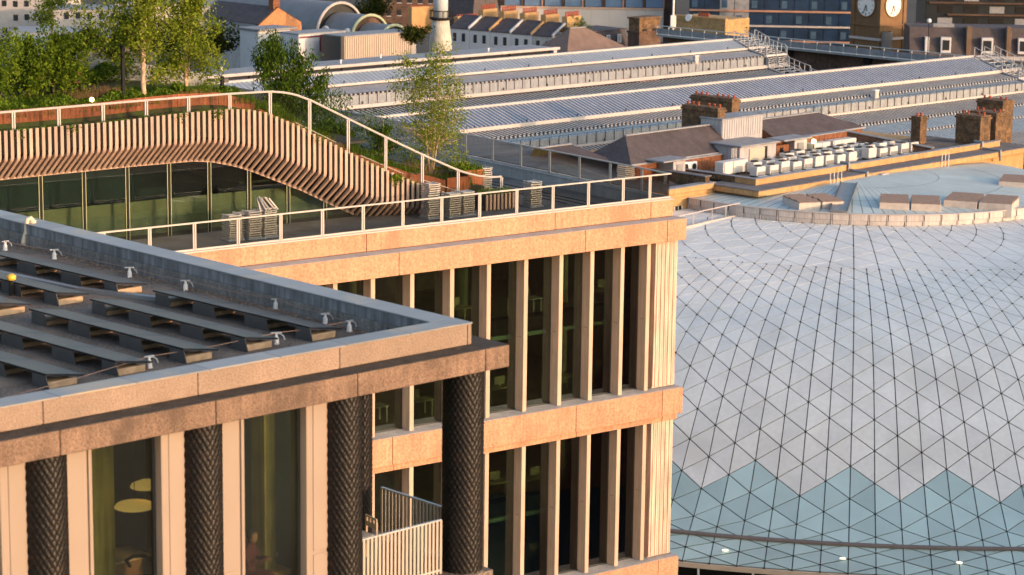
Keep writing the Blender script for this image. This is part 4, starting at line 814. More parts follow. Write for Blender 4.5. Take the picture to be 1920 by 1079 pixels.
# ================================================================== western range (yellow brick)
c_ = SF.W(-16.9, -44.8, 0); WF = Frame(c_.x, c_.y, 46.0)
ybrick = M('yellow_brick', (.48, .29, .13), .9, .12, 1.2, speck=.12, sscale=10, bump=.3, streak=.10, rand=.05); stock = M('stock_brick', (.16, .095, .05), .95, .35, 2.5, speck=.4, sscale=6, bump=.4, dirt=(.07, .05, .035), dscale=1.5, dlo=.48); redbrick = M('red_brick', (.20, .08, .04), .9, .25, 3, speck=.25, sscale=7, bump=.3, streak=.3)
brickdk = M('sooty_brick', (.10, .06, .045), .95, .3, 2, speck=.2, sscale=6); slate = M('slate', (.075, .062, .066), .75, .2, 1.2, speck=.15, sscale=6, bump=.3); lead = M('lead', (.24, .25, .27), .6, .2, 1.5, rand=.08); potm = M('terracotta', (.34, .075, .035), .8, .15, 4); ledgeg = M('ledge_grey', (.15, .145, .15), .85, .25, 1.5)
wr_ = building('station_office_range', 'yellow brick station range with an air conditioner court behind its parapet', WF)
ED = 39
row('cornice_stone', [0, 4.2, 9.5, 14.8, 20.1, 25.4, 30.7, 35.5, ED], 0, .6, 20.62, 21.06, ybrick, wr_, c=.03)
row('parapet_stone', [2.0, 6.8, 12.6, 18.4, 24.2, 30, 36.5], 1.9, 2.3, 21.12, 21.58, ybrick, wr_, c=.02)
for k, (p, q) in enumerate(((.62, 2.6), (2.62, 4.6))): MB().box(0, .6, p, q, 20.62, 21.06, .03).build('cornice_stone', ybrick, wr_)
for k, (p, q) in enumerate(((2.32, 4), (4.02, 7), (7.02, 9.4))): MB().box(2.0, 2.4, p, q, 21.12, 21.58, .02).build('parapet_stone', ybrick if k < 1 else stock, wr_)
MB().box(-.05, ED, -.05, 5.2, 21.06, 21.12, .01).build('ledge', ledgeg, wr_); MB().box(1.95, 36.6, 1.85, 2.42, 21.58, 21.63, .01).build('coping', lead, wr_); MB().box(1.9, 2.5, 2.43, 9.4, 21.58, 21.63, .01).build('coping', lead, wr_)
MB().box(.6, ED-.6, .6, 26, 0, 20.7).build('wall', ybrick, wr_); MB().box(2.4, 37, 2.4, 10, 20.7, 21.18).build('court_roof', roof_felt, wr_)
for p, q in ((12.4, 15.1), (17, 20), (20.02, 24.0)): MB().box(p, q, 9.4, 9.8, 21.1, 22.75).build('court_wall', redbrick, wr_)
MB().box(12.3, 24.2, 9.3, 9.9, 22.75, 22.83, .01).build('coping', lead, wr_)
MB().ext([(24.0, 9.4, 21.1), (24.0, 9.4, 22.72), (26.6, 2.45, 21.75), (26.6, 2.45, 21.1)], (.4, 0, 0)).build('court_wall', brickdk, wr_); MB().bar((24.2, 9.6, 22.76), (26.8, 2.3, 21.80), .6, .08).build('coping', lead, wr_)
MB().box(-.8, -.3, 4.7, 13.5, 19.0, 21.75).build('court_wall', stock, wr_); MB().box(-.95, -.15, 4.6, 13.6, 21.75, 21.83, .01).build('coping', ledgeg, wr_)
MB().box(-.3, 2.0, 5.2, 10, 19.5, 21.0).build('court_roof', roof_felt, wr_)
# lower yellow wall with door and windows, left of the corner
MB().box(-14, .55, 4.6, 4.9, 8, 20.80).build('wall', ybrick, wr_); MB().box(-14, -.05, 4.4, 4.9, 20.82, 21.25, .03).build('parapet_stone', ybrick, wr_); MB().box(-14, .0, 4.25, 5.1, 21.26, 21.33, .01).build('coping', lead, wr_); MB().box(-14, .0, 4.45, 4.6, 20.35, 20.47).build('string_course', ybrick, wr_)
for (xa, ya, xb, yb) in ((1305, 381, 1320, 417), (1264, 388, 1276, 412)):
    x0, _, z1 = WF.wall(xa, ya, 4.6); x1, _, z0 = WF.wall(xb, yb, 4.6)
    wn = MB().box(x0, x1, 4.54, 4.59, z0, z1).build('window', black, wr_)
    MB().box(x0-.06, x0, 4.5, 4.59, z0, z1).box(x1, x1+.06, 4.5, 4.59, z0, z1).box((x0+x1)/2-.02, (x0+x1)/2+.02, 4.5, 4.54, z0, z1).box(x0, x1, 4.5, 4.54, (z0+z1)/2-.02, (z0+z1)/2+.02).build('frame', white_mat, wn)
x0, _, z0 = WF.wall(1298, 378, 4.6); MB().box(x0-.15, x0+.15, 4.52, 4.59, z0-.08, z0+.08).build('wall_vent', black, wr_)
x0, _, z0 = WF.wall(1345, 405, 4.6); MB().box(x0-.6, x0+.3, 4.2, 4.58, z0-.2, z0+.3, .03).build('machine_box', black, wr_)
MB().box(-14, -1, 5.1, 8, 20.6, 20.75).build('flat_roof', roof_felt, wr_)
# drain pipes across the cornice
for a in (14.0, 33.5):
    MB().tube([(a, 2.6, 21.75), (a, 1.75, 21.72), (a, 1.7, 21.2), (a, -.12, 21.18), (a, -.14, 20.3)], .13, 8).build('rain_pipe', grey_metal, wr_)
for a in (24.6, 25.1, 25.6): MB().tube([(a, -.1, 20.5), (a, -.1, 21.75)], .035, 6).build('rail_stub', bright_metal, wr_)
for a in (9.0, 9.5, 10.0, 10.5): MB().tube([(a, -.1, 20.4), (a, -.1, 21.65)], .035, 6).build('rail_stub', bright_metal, wr_)
MB().box(15.6, 16.6, -.45, -.05, 20.35, 20.95, .04).build('junction_box', cream, wr_)
# pitched slate roofs behind the court
def pitched(name, label, fr, a0, a1, d0, d1, ze, zr, hipL=0, hipR=0, mat=None, wallm=None, zb=0):
    t = building(name, label, fr); dm = (d0+d1)/2; mat = mat or slate
    R0, R1 = (a0+hipL, dm, zr), (a1-hipR, dm, zr)
    for nm, P in (('roof_slope', [(a0, d0, ze), (a1, d0, ze), R1, R0]), ('roof_slope', [(a1, d1, ze), (a0, d1, ze), R0, R1])): MB().ext(P, (0, 0, -.10)).build(nm, mat, t)
    for a, R, hp in ((a0, R0, hipL), (a1, R1, hipR)): MB().ext([(a, d0, ze), R, (a, d1, ze)], (0, 0, -.08) if hp else (.1 if a == a0 else -.1, 0, 0)).build('hip_slope' if hp else 'gable', mat if hp else (wallm or redbrick), t)
    MB().box(a0+.15, a1-.15, d0+.15, d1-.15, zb, ze-.05).build('wall', wallm or redbrick, t); MB().bar((R0[0]-.05, dm, zr+.03), (R1[0]+.05, dm, zr+.03), .3, .1).build('ridge', lead, t)
    MB().box(a0-.05, a1+.05, d0-.12, d0, ze-.12, ze+.02).build('gutter', lead, t)
    return t
pitched('slate_roof_house', 'dark slate roof with a brick wall left of the chimney and lift block', WF, -3.6, 9.2, 10.0, 15.2, 22.4, 24.25, 2.2, 0)
pitched('slate_roof_house', 'dark slate roof behind the court right of the lift block', WF, 14.8, 27.4, 10.0, 15.4, 22.8, 24.1, 0, 3.4)
big = pitched('slate_roof_house', 'large low dark roof just beyond the terrace railing', WF, -26, -.95, 6.2, 25.5, 20.7, 23.5, 4.5, 3.4)
sk = MB().ext([(-13.2, 9.4, 21.68), (-8.4, 9.4, 21.68), (-8.6, 12.6, 22.62), (-13.6, 12.6, 22.62)], (0, 0, .06)).build('skylight', M('skylight_green', (.26, .28, .20), .4, .1, 1), big)
for x in (-12.2, -10.9, -9.9): MB().bar((x, 9.4, 21.76), (x+.2, 12.6, 22.7), .06).build('bar', dark_metal, sk)
MB().tube([(-8.3, 12.8, 22.7), (-6.6, 9.0, 21.6)], .07, 6).build('pipe', white_mat, big)
# grey flat roof left of the big roof
pl = building('pale_flat_roof', 'pale grey ribbed flat roof below the near shed eaves', WF, 'building'); MB().box(-34, -4, 25.6, 29, 0, 21.5).build('wall', conc_grey, pl)
for k in range(8): MB().box(-34, -4, 25.65+.43*k, 26.0+.43*k, 21.5, 21.54).build('roof_sheet', lead, pl)
# chimneys with pots
def chimney(label, fr, a, d, z0, z1, L, W, pots, mat=stock, group='brick chimney stacks with red pots', along=0):
    t = thing('brick_chimney', label, 'chimney', fr.W(a, d, 0), fr.r, group)
    MB().box(-L/2, L/2, -W/2, W/2, z0, z1-.35, .02).build('stack', mat, t); MB().box(-L/2-.10, L/2+.10, -W/2-.10, W/2+.10, z1-.35, z1-.18, .02).build('band', mat, t); MB().box(-L/2-.02, L/2+.02, -W/2-.02, W/2+.02, z1-.18, z1, .02).build('cap', mat, t)
    S_ = W if along else L
    for k in range(pots):
        x = -S_/2+.22+(S_-.44)*(k/(pots-1) if pots > 1 else .5)
        if along and pots > 4 and k == pots//2: continue
        MB().lathe([(.12, 0), (.10, .17), (.13, .20), (.12, .27), (.08, .27)], 10, (0, x, z1) if along else (x, 0, z1)).build('chimney_pot', potm, t)
    return t
o = chimney('large soot-stained yellow chimney with a small arch left of the lift block', WF, 9.9, 13.9, 20, 25.65, 1.0, 3.9, 7, along=1)
MB().ext([(-.54, -.3, 22.8), (-.54, .3, 22.8), (-.54, .3, 23.6), (-.54, 0, 23.9), (-.54, -.3, 23.6)], (.03, 0, 0)).build('arch', black, o)
chimney('long chimney with six red pots rising behind the lift block', WF, 15.4, 17.2, 22, 25.75, 1.0, 4.6, 8, along=1)
chimney('small brick chimney on its own right of the court', WF, 32.2, 7.6, 20, 23.6, 1.0, 1.0, 2)
chimney('stout brick chimney on the parapet left of the right-hand pair', WF, 35.6, 4.2, 19, 23.8, 1.6, 2.6, 5, along=1)
chimney('stout brick chimney at the right picture edge with a lit side', WF, 38.6, 4.6, 18, 23.8, 1.8, 2.8, 5, along=1)
chimney('rear brick chimney at the right picture edge behind the lit one', WF, 45.5, 8.4, 18, 24.0, 1.8, 2.8, 5, along=1)
# lift overrun blocks
lb = building('lift_block', 'grey clad lift block with a wide roller door beside the chimney', WF)
clad = M('ribbed_cladding', (.38, .38, .40), .55, .08, 1, streak=.18)
MB().box(9.2, 14.6, 11.3, 13.6, 20.5, 24.75, .02).build('upper_block', clad, lb); MB().box(9.1, 14.7, 11.2, 13.7, 24.75, 24.85, .02).build('roof', lead, lb); MB().box(7.4, 12.2, 7.9, 11.25, 21.1, 23.0, .02).build('lower_block', clad, lb); MB().box(7.2, 12.4, 7.6, 11.25, 23.0, 23.14, .03).build('canopy', lead, lb)
MB().box(8.6, 10.6, 7.82, 7.9, 21.2, 22.75).build('roller_door', M('roller_door', (.42, .40, .33), .6, .05, 2), lb); MB().box(10.6, 10.9, 7.8, 7.9, 21.2, 22.8).build('door_jamb', black, lb)
for k in range(17): MB().box(9.25+.31*k, 9.29+.31*k, 11.26, 11.3, 23.2, 24.7).build('cladding_rib', clad, lb)
for k in range(4): MB().tube([(6.5+.2*k, 8.0, 21.2), (6.5+.2*k, 8.0, 23.0)], .03, 6).build('riser_pipe', bright_metal, lb)
sb = building('stair_head_block', 'smaller grey stair head with a flat canopy right of the lift block', WF)
MB().box(15.2, 16.9, 8.3, 10.0, 21.1, 22.9, .02).build('block', clad, sb); MB().box(13.4, 17.2, 8.0, 10.0, 22.9, 23.04, .03).build('canopy', lead, sb); MB().box(15.6, 16.4, 8.22, 8.3, 21.2, 22.6).build('door', grey_metal, sb); MB().box(13.4, 15.1, 8.8, 10.0, 21.1, 22.5).build('brick_infill', redbrick, sb); MB().box(13.9, 14.2, 8.7, 8.8, 21.2, 22.3).build('duct', black, sb)
sb2 = building('stair_head_block', 'small grey roof hatch block on the brick wall beyond the terrace corner', WF)
MB().box(-.1, 1.4, 8.6, 10.2, 20.8, 22.5, .02).build('block', clad, sb2); MB().box(-1.6, 1.6, 8.3, 10.4, 22.5, 22.64, .03).build('canopy', lead, sb2); MB().box(.3, 1.0, 8.52, 8.6, 21.0, 22.2).build('door', grey_metal, sb2)
rb = building('roof_brick_wall', 'low red brick parapet wall below the left slate roof', WF, 'wall')
for p, q in ((1.42, 3.4), (3.42, 5.4), (5.42, 7.3)): MB().box(p, q, 9.6, 9.95, 21, 22.25).build('brick_panel', redbrick, rb)
MB().box(1.4, 7.35, 9.5, 10.05, 22.25, 22.34, .01).build('coping', lead, rb)
# air conditioning units
ac_m = M('ac_cream', (.60, .58, .55), .5, .06, 2, rand=.05)
def ac_unit():
    t = bpy.data.objects.new('air_conditioner', None); C.objects.link(t)
    MB().box(-.55, .55, -.38, .38, .12, 1.0, .04).build('body', ac_m, t); MB().lathe([(.30, 0), (.33, .03), (.33, .10), (.28, .10), (.28, .02)], 14, (0, 0, 1.0)).build('fan_guard', dark_metal, t)
    MB().box(-.45, .45, -.42, -.385, .2, .55).build('grille', grey_metal, t)
    for x in (-.48, .40): MB().box(x, x+.08, -.36, .36, 0, .12).build('foot', dark_metal, t)
    MB().box(-.5, .5, -.85, -.45, 0, .16, .02).build('duct_tray', white_mat, t); return t
ac0 = ac_unit(); first = True; r = random.Random(2); oi = 0; WORD = ['first', 'second', 'third', 'fourth', 'fifth', 'sixth', 'seventh', 'eighth', 'ninth', 'tenth', 'eleventh', 'twelfth', 'thirteenth', 'fourteenth', 'fifteenth']
for rowi, (d, st_, n, da, nm) in enumerate(((4.3, 5.4, 15, 1.5, 'front row behind the parapet'), (5.7, 6.6, 13, 1.55, 'middle row of the court'), (7.3, 12.8, 8, 1.5, 'rear row of the court'))):
    for k in range(n):
        if rowi == 0 and k == 9: continue
        o = ac0 if first else copy_tree(ac0); first = False
        o.location = WF.W(st_+da*k, d+r.gauss(0, .05), 21.19); o.rotation_euler = (0, 0, WF.r+(0 if r.random() < .8 else pi)); o.scale = (1, 1, r.choice((.85, .95, 1.0))); tag(o, 'cream air conditioner, %s from the left in the %s' % (WORD[k], nm), 'air conditioner', 'air conditioners on the station roof')
for a, d, L, lb_ in ((3.2, 6.6, 3.1, 'long cream duct box at the left of the court'), (17.6, 8.6, 2.4, 'cream duct box beside the stair head'), (20.4, 8.6, 3.3, 'long cream duct box against the rear court wall')):
    t = thing('duct_box', lb_, 'duct', WF.W(a, d, 21.19), WF.r, 'duct boxes in the court'); MB().box(0, L, -.45, .45, .15, 1.15, .03).build('casing', ac_m, t)
    for k in range(int(L/1.1)): MB().box(.1+1.1*k, .16+1.1*k, -.47, -.45, .15, 1.15).build('seam', grey_metal, t)
    for x in (.1, L-.2): MB().box(x, x+.1, -.4, .4, 0, .15).build('foot', dark_metal, t)
for a, z, lb_ in ((3.0, 21.35, 'white wall mounted condenser with a black fan on the brick wall'), (2.0, 21.4, 'small white condenser at the left end of the brick wall')):
    t = thing('wall_condenser', lb_, 'air conditioner', WF.W(a, 9.3, z), WF.r); MB().box(-.5, .5, -.2, .2, 0, .75, .03).build('body', white_mat, t); MB().tube([(.1, -.2, .36), (.1, -.23, .36)], .27, 16).build('fan', black, t); MB().box(-.4, -.3, -.15, .3, -.06, 0).box(.3, .4, -.15, .3, -.06, 0).build('bracket', dark_metal, t)
t = thing('court_light', 'bright round lamp glowing among the air conditioners', 'light', WF.W(17.3, 7.9, 21.19), WF.r); MB().lathe([(.04, 0), (.04, 1.3)], 8).build('post', dark_metal, t); MB().lathe([(.05, 1.25), (.16, 1.32), (.19, 1.45), (.14, 1.58), (.03, 1.62)], 12).build('globe', M('court_glow', (1, .95, .45), emit=6), t, True)
# ================================================================== city behind the station
GF = lambda p, deg=44: Frame(p.x, p.y, deg)
win_d = M('far_window', (.02, .022, .025), .3, .2, 1, spec=.6); white_r = M('white_render', (.55, .56, .58), .8, .06, .6); tanrib = M('tan_cladding', (.46, .39, .32), .7, .06, .8); bluefac = M('blue_facade', (.012, .032, .075), .3, .35, .5, spec=.6); orange_l = M('floor_edge_orange', (.42, .24, .17), .7, .1, .8); brown_w = M('brown_wall', (.10, .062, .045), .95, .3, .5, speck=.25, sscale=3); greyroof = M('grey_vault', (.19, .195, .21), .55, .1, .6, streak=.1)
def zat(px, py, Y): return atY(px, py, Y).z
def windows(t, spots, y, w_, h, fm=white_mat, gm=None, fr=.12):
    for x, z in spots:
        o = MB().box(x-w_/2, x+w_/2, y-.04, y+.02, z, z+h).build('window', gm or win_d, t); MB().box(x-w_/2-fr, x+w_/2+fr, y-.03, y+.01, z-fr, z).box(x-w_/2-fr, x+w_/2+fr, y-.03, y+.01, z+h, z+h+fr).box(x-w_/2-fr, x-w_/2, y-.03, y+.01, z, z+h).box(x+w_/2, x+w_/2+fr, y-.03, y+.01, z, z+h).build('frame', fm, o)
# long clerestory block behind the far shed
cl_ = building('clerestory_block', 'long low grey roof with a dark window strip behind the far shed', SF)
MB().box(-60, 32.0, 27.5, 30.6, 0, 22.3).build('wall', conc_grey, cl_); MB().box(-60, 32.2, 26.6, 31, 23.55, 23.72, .03).build('roof', lead, cl_); MB().box(-60, 32.4, 26.3, 26.6, 23.5, 23.8, .02).build('roof_edge', cream, cl_); MB().box(-60, 31.8, 27.3, 27.6, 22.3, 23.5).build('window_strip', win_d, cl_); MB().box(31.8, 32.3, 26.7, 30.6, 22.1, 23.55).build('end_wall', white_r, cl_)
for k in range(16): MB().box(25.4-6*k, 25.6-6*k, 27.2, 27.6, 22.3, 23.5).build('window_post', black, cl_)
for k in range(10): MB().lathe([(.10, 0), (.08, .25), (.14, .30), (.12, .38)], 8, (23-7*k, 28.0+(k % 3)*.9, 23.72)).build('roof_vent', white_mat, cl_)
pitched('ribbed_brown_roof', 'brown ribbed hipped roof between the clerestory block and the brick stack', GF(atY(1062, 108, 276)), 0, 12.5, 0, 7, 21.8, 25.0, 4, 6, mat=M('brown_ribbed', (.17, .12, .10), .8, .15, 1), wallm=brown_w)
# barrel vaults
vb = thing('barrel_vault_hall', 'grey barrel vaulted hall in three stepped bays with arched ends', 'building', (0, 0, 0)); Yv = 365
p = atY(760, 66, Yv); VF = GF(p); vb.location = VF.o; vb.rotation_euler = (0, 0, VF.r); zb = p.z
segs = [(0, 5.5, 2.6, 2.2), (5.5, 12.5, 3.6, 3.3), (12.5, 40, 4.6, 4.7)]; green = M('arch_trim', (.42, .46, .30), .7, .1, 1)
for k, (d0, d1, hw, hh) in enumerate(segs):
    arc = [(hw*cos(pi*q/16), hh*sin(pi*q/16)) for q in range(17)]
    MB().grid([[(x-2.2, d, zb-.6+z) for x, z in arc] for d in (d0, d1)]).build('vault', greyroof, vb, True); MB().ext([(x*.99-2.2, d0+.35, zb-.6+z*.99) for x, z in arc], (0, .1, 0)).build('arch_wall', win_d if k != 1 else brown_w, vb)
    MB().tube([(x-2.2, d0, zb-.6+z) for x, z in arc], .22, 6).build('arch_rim', green if k < 2 else cream, vb)
    if k == 2: [MB().box(-3.6, -2.9, d0+13+4*q, d0+15.5+4*q, zb+3.95, zb+4.12).build('roof_light', black, vb) for q in range(2)]
MB().box(-7.4, 2.6, .5, 40, 0, zb-.55).build('wall', conc_grey, vb)
for q in range(6):
    d = 1.5+5.1*q; hw = 2.6 if d < 5.5 else 3.6 if d < 12.5 else 4.6
    MB().tube([(-hw*.97-2.0, d, zb+.25), (-hw*.97-2.55, d, zb+.15)], .62, 14).build('porthole', white_r, vb); MB().tube([(-hw*.97-2.55, d, zb+.15), (-hw*.97-2.6, d, zb+.15)], .42, 14).build('porthole_glass', black, vb)
def block(name, label, px, py, Y, L, D_, zb_, zt_2, mat, deg=44, roofm=None, cat='building'):
    q = atY(px, py, Y); f = GF(q, deg); t = thing(name, label, cat, f.o, f.r); MB().box(0, L, 0, D_, zb_, zt_2, .03).build('wall', mat, t); MB().box(-.1, L+.1, -.1, D_+.1, zt_2, zt_2+.15, .02).build('roof', roofm or lead, t); return t, f
Y = 322; t, f = block('ribbed_screen_block', 'tan ribbed metal plant screen behind the clerestory roof', 645, 105, Y, 12.2, 4, 10, zat(645, 70, Y), tanrib)
zt2 = zat(645, 70, Y)
for k in range(31): MB().box(.2+.385*k, .28+.385*k, -.08, 0, 15, zt2-.05).build('rib', M('tan_rib', (.33, .27, .22), .7, .05, 1) if 'tan_rib' not in bpy.data.materials else bpy.data.materials['tan_rib'], t)
MB().box(-.6, -.02, -.1, 4, 12, zt2+.1).build('dark_end', dark_metal, t)
Y = 324; t, f = block('white_red_pavilion', 'white pavilion with dark red frames left of the tan screen', 560, 106, Y, 8.2, 4, 10, zat(560, 66, Y), white_r); z0 = zat(560, 100, Y); z1 = zat(560, 68, Y); redf = M('dark_red', (.16, .02, .03), .6, .1, 2)
for x0, x1, za, zb2 in ((.1, 8.1, z1-.3, z1-.1), (3.6, 3.9, z0, z1), (7.3, 7.5, z0, z1)): MB().box(x0, x1, -.1, -.02, za, zb2).build('red_frame', redf, t)
for x0, x1 in ((4.3, 5.2), (5.6, 7.2)): MB().box(x0, x1, -.06, -.01, z0+.3, z1-.6).build('window', win_d if x0 > 5 else lead, t)
Y = 330; t, f = block('white_shed', 'small white shed with a dark opening left of the red framed pavilion', 484, 100, Y, 5.6, 4, 10, zat(484, 60, Y), white_r); MB().box(1.4, 3.6, -.08, -.01, zat(484, 97, Y), zat(484, 78, Y)).build('opening', black, t); MB().box(-.3, 6.2, -.8, 4.2, zat(484, 60, Y)+.15, zat(484, 60, Y)+.35).build('roof_slab', lead, t)
Y = 345; q = atY(486, 55, Y); f = GF(q, 44); t = thing('orange_gable_house', 'orange brick gable catching the sun beside the grey vaults', 'building', f.o, f.r); z0, z1, z2 = 8, zat(486, 46, Y), zat(520, 16, Y)
MB().ext([(0, 0, z0), (7.6, 0, z0), (7.6, 0, z1), (3.4, 0, z2), (0, 0, z1)], (0, .3, 0)).build('gable', M('orange_brick', (.45, .20, .09), .9, .15, 1.2, speck=.15, sscale=5), t); MB().ext([(0, 0, z1), (3.4, 0, z2), (3.4, 14, z2), (0, 14, z1)], (0, 0, -.1)).build('roof_slope', slate, t); MB().ext([(7.6, 0, z1), (3.4, 0, z2), (3.4, 14, z2), (7.6, 14, z1)], (0, 0, -.1)).build('roof_slope', slate, t); MB().box(2.8, 4.0, .3, 1.4, z2-.5, z2+1.2, .03).build('chimney', redbrick, t)
# lighthouse-like tower
Y = 335; q = atY(826, 88, Y); t = thing('lighthouse_tower', 'slim tapering tower with a black balcony ring and pale upper drum', 'tower', (q.x, q.y, 0)); zz = lambda py: zat(826, py, Y)
MB().lathe([(1.75, 8), (1.55, zz(80)), (1.3, zz(55)), (1.15, zz(38))], 16).build('shaft', M('tower_concrete', (.50, .47, .40), .85, .12, 1, streak=.25), t, True); MB().lathe([(1.2, zz(38)), (1.5, zz(36)), (1.55, zz(34)), (1.5, zz(33))], 16).build('balcony_floor', black, t)
for k in range(14): a = 2*pi*k/14; MB().bar((1.48*cos(a), 1.48*sin(a), zz(34)), (1.48*cos(a), 1.48*sin(a), zz(20)), .08).build('baluster', black, t)
MB().tube([(1.48*cos(2*pi*k/20), 1.48*sin(2*pi*k/20), zz(20)) for k in range(21)], .06, 5).build('balcony_rail', black, t); MB().lathe([(.98, zz(34)), (1.0, zz(-25)), (.5, zz(-32))], 16).build('drum', M('tower_white', (.50, .55, .58), .5, .06, 1), t, True)
# terraced houses: white rear walls, slate roofs with party walls, stacks of pots
Y = 352; q = atY(842, 88, Y); HF = GF(q, 44-78); names = ['first white terraced house beside the tower', 'second white terraced house from the tower', 'third white terraced house from the tower', 'fourth white terraced house from the tower', 'fifth terraced house, plain grey-white, from the tower']
zw = zat(842, 52, Y)
for k in range(5):
    t = thing('terraced_house', names[k], 'house', HF.W(3.6*k, 0, 0), HF.r, 'white terraced houses'); z1 = zw-.05*k; wl = white_r if k < 4 else conc_grey
    MB().box(0, 3.55, 0, 7, 4, z1, .02).build('wall', wl, t)
    for x in (1.0, 2.55):
        o = MB().box(x-.28, x+.28, -.04, .02, z1-1.9, z1-.7).build('window', win_d, t); MB().box(x-.34, x+.34, -.06, -.0, z1-2.0, z1-1.9).build('sill', white_mat, o)
    MB().ext([(.1, -.1, z1), (3.45, -.1, z1), (3.45, 3.4, z1+1.7), (.1, 3.4, z1+1.7)], (0, 0, -.1)).build('roof_slope', slate, t); MB().ext([(3.4, -.2, z1), (3.4, 3.5, z1+1.75), (3.4, 3.5, z1+2.0), (3.4, -.2, z1+.3)], (.25, 0, 0)).build('party_wall', ybrick if k % 2 else white_r, t)
    MB().box(3.0, 3.9, 3.0, 6.6, z1, z1+2.6, .02).build('chimney_stack', ybrick, t)
    for m in range(9): MB().lathe([(.11, 0), (.085, .5), (.11, .54), (.08, .66)], 8, (3.45, 3.25+.41*m, z1+2.6)).build('chimney_pot', potm, t)
for k, (px, py, Y, lb) in enumerate(((880, 32, 372, 'upper row of red pots left of the dark mansard'), (935, 40, 368, 'long row of red pots before the white hoarding'), (1000, 46, 360, 'row of red pots at the left end of the hoarding foot'), (1025, 52, 352, 'white rendered stack with five pots'), (1060, 55, 350, 'brick stack at the foot of the pale bush'), (1110, 62, 345, 'low stack of dark pots right of the pale bush'), (800, 14, 385, 'stack of many red pots left of the tower top'))):
    q = atY(px, py, Y); f = GF(q, 44-78+90 if k in (3,) else 44); L = (5.5, 6.5, 4, 3, 1.6, 4.4, 7)[k]
    t = chimney(lb, f, 0, 0, q.z-4, q.z+.2, L, .9, (11, 14, 7, 6, 4, 10, 14)[k], mat=ybrick if k != 3 else white_r, group='far chimney stacks')
Y = 380; q = atY(895, 30, Y); f = GF(q); t = thing('dark_mansard_house', 'dark mansard roof with two white framed windows behind the pots', 'house', f.o, f.r); z1 = zat(895, 30, Y); z2 = zat(895, -14, Y)
MB().ext([(-1, 0, z1-6), (5.0, 0, z1-6), (5.0, 0, z1), (4.4, .8, z2), (.2, .8, z2), (-1, 0, z1)], (0, 6, 0)).build('mansard', slate, t); windows(t, [(.9, z1-1.0), (3.4, z1-1.0)], 0, .9, 1.0, fr=.25)
# white hoarding with blue panels above
Y = 405; q = atY(938, 70, Y); HB = GF(q, 0); t = thing('white_hoarding', 'long white sheeted hoarding below a row of blue panels', 'hoarding', HB.o, radians(-3)); z0, z1 = zat(938, 75, Y), zat(938, 15, Y); sh = M('white_sheet', (.56, .52, .49), .8, .04, .3)
for k in range(9): MB().box(3.0*k, 3.0*k+2.98, 0, .2, z0, z1+.0, .02).build('sheet', sh, t)
MB().box(0, 27, -.1, .4, z1, z1+.35, .03).build('cap_beam', M('pinkish_beam', (.52, .36, .28), .8, .1, 1), t)
bp = M('blue_panel', (.12, .20, .32), .4, .15, .6)
for k in range(8): MB().box(.6+3.35*k, 3.4+3.35*k, .5, .7, z1+.4, z1+2.6, .02).build('blue_panel', bp, t); MB().box(3.42+3.35*k, 3.65+3.35*k, .3, .8, z1+.35, z1+3).build('post', orange_l if k % 2 else brown_w, t)
MB().box(-1, 29, 8, 9, 0, z1+9).build('rear_wall', brown_w, t)
q = atY(1085, 60, 340); tree('pale_bush', 'pale green bush growing among the chimney pots', 'bush', q-Vector((0, 0, .8)), 4, [(-.8, 0, 3.2, .04), (.3, 0, 2.8, .04), (1.0, 0, 2.4, .04)], [(-.8, 0, 1.6, .9, .8, 1.4), (.5, 0, 1.4, 1.1, .8, 1.1), (1.5, 0, .9, .8, .8, .9)], 2600, .20, leafmat('pale_leaf', (.10, .14, .05), (.26, .32, .13)), bark, .3, upb=1.3, seed=77, spread=.6)
Y = 338; q = atY(1125, 90, Y); f = GF(q); t = thing('dark_dormer_house', 'dark slate mansard with two bright dormer windows beside the brick stack', 'house', f.o, f.r); z1, z2 = zat(1125, 90, Y), zat(1135, 62, Y)
MB().ext([(0, 0, z1-6), (6.2, 0, z1-6), (6.2, 0, z1), (5.9, .9, z2), (.5, .9, z2), (0, 0, z1)], (0, 6, 0)).build('mansard', slate, t); windows(t, [(1.9, z1+.6), (4.1, z1+.6)], .25, .55, .95, fr=.1, gm=M('pale_pane', (.30, .36, .45), .2, .1, 1, spec=.8)); MB().box(-.3, 6.5, .85, 7, z2, z2+.2).build('roof', slate, t)  # dormer panes coloured pale blue-grey
Y = 335; q = atY(1198, 92, Y); f = GF(q); t = thing('brick_stack', 'massive dark brick stack with a stepped top behind the far shed ridge', 'chimney', f.o, f.r); z1 = zat(1220, 34, Y)
MB().box(0, 4.4, 0, 2.2, 8, z1-2.2, .03).build('stack', brown_w, t); MB().box(-.15, 4.55, -.15, 2.35, z1-2.2, z1-1.9, .02).build('band', brown_w, t); MB().box(.05, 4.3, .05, 2.1, z1-1.9, z1-.25, .03).build('upper_stack', stock, t); MB().box(-.1, 4.45, -.1, 2.3, z1-.25, z1, .03).build('cap', stock, t)
for x in (.6, 2.6): MB().box(x, x+.9, -.02, .06, z1-2.0, z1-1.6).build('vent_slot', black, t)
# lamp mast
q = atY(1262, 45, 350); t = thing('white_mast', 'thin white mast rising right of the brick stack', 'mast', (q.x, q.y, 0)); MB().lathe([(.16, 15), (.16, q.z), (.12, q.z+9)], 8).build('pole', white_mat, t); MB().box(-.4, .4, -.3, .3, q.z-.6, q.z+1.2, .05).build('cabinet', white_mat, t)
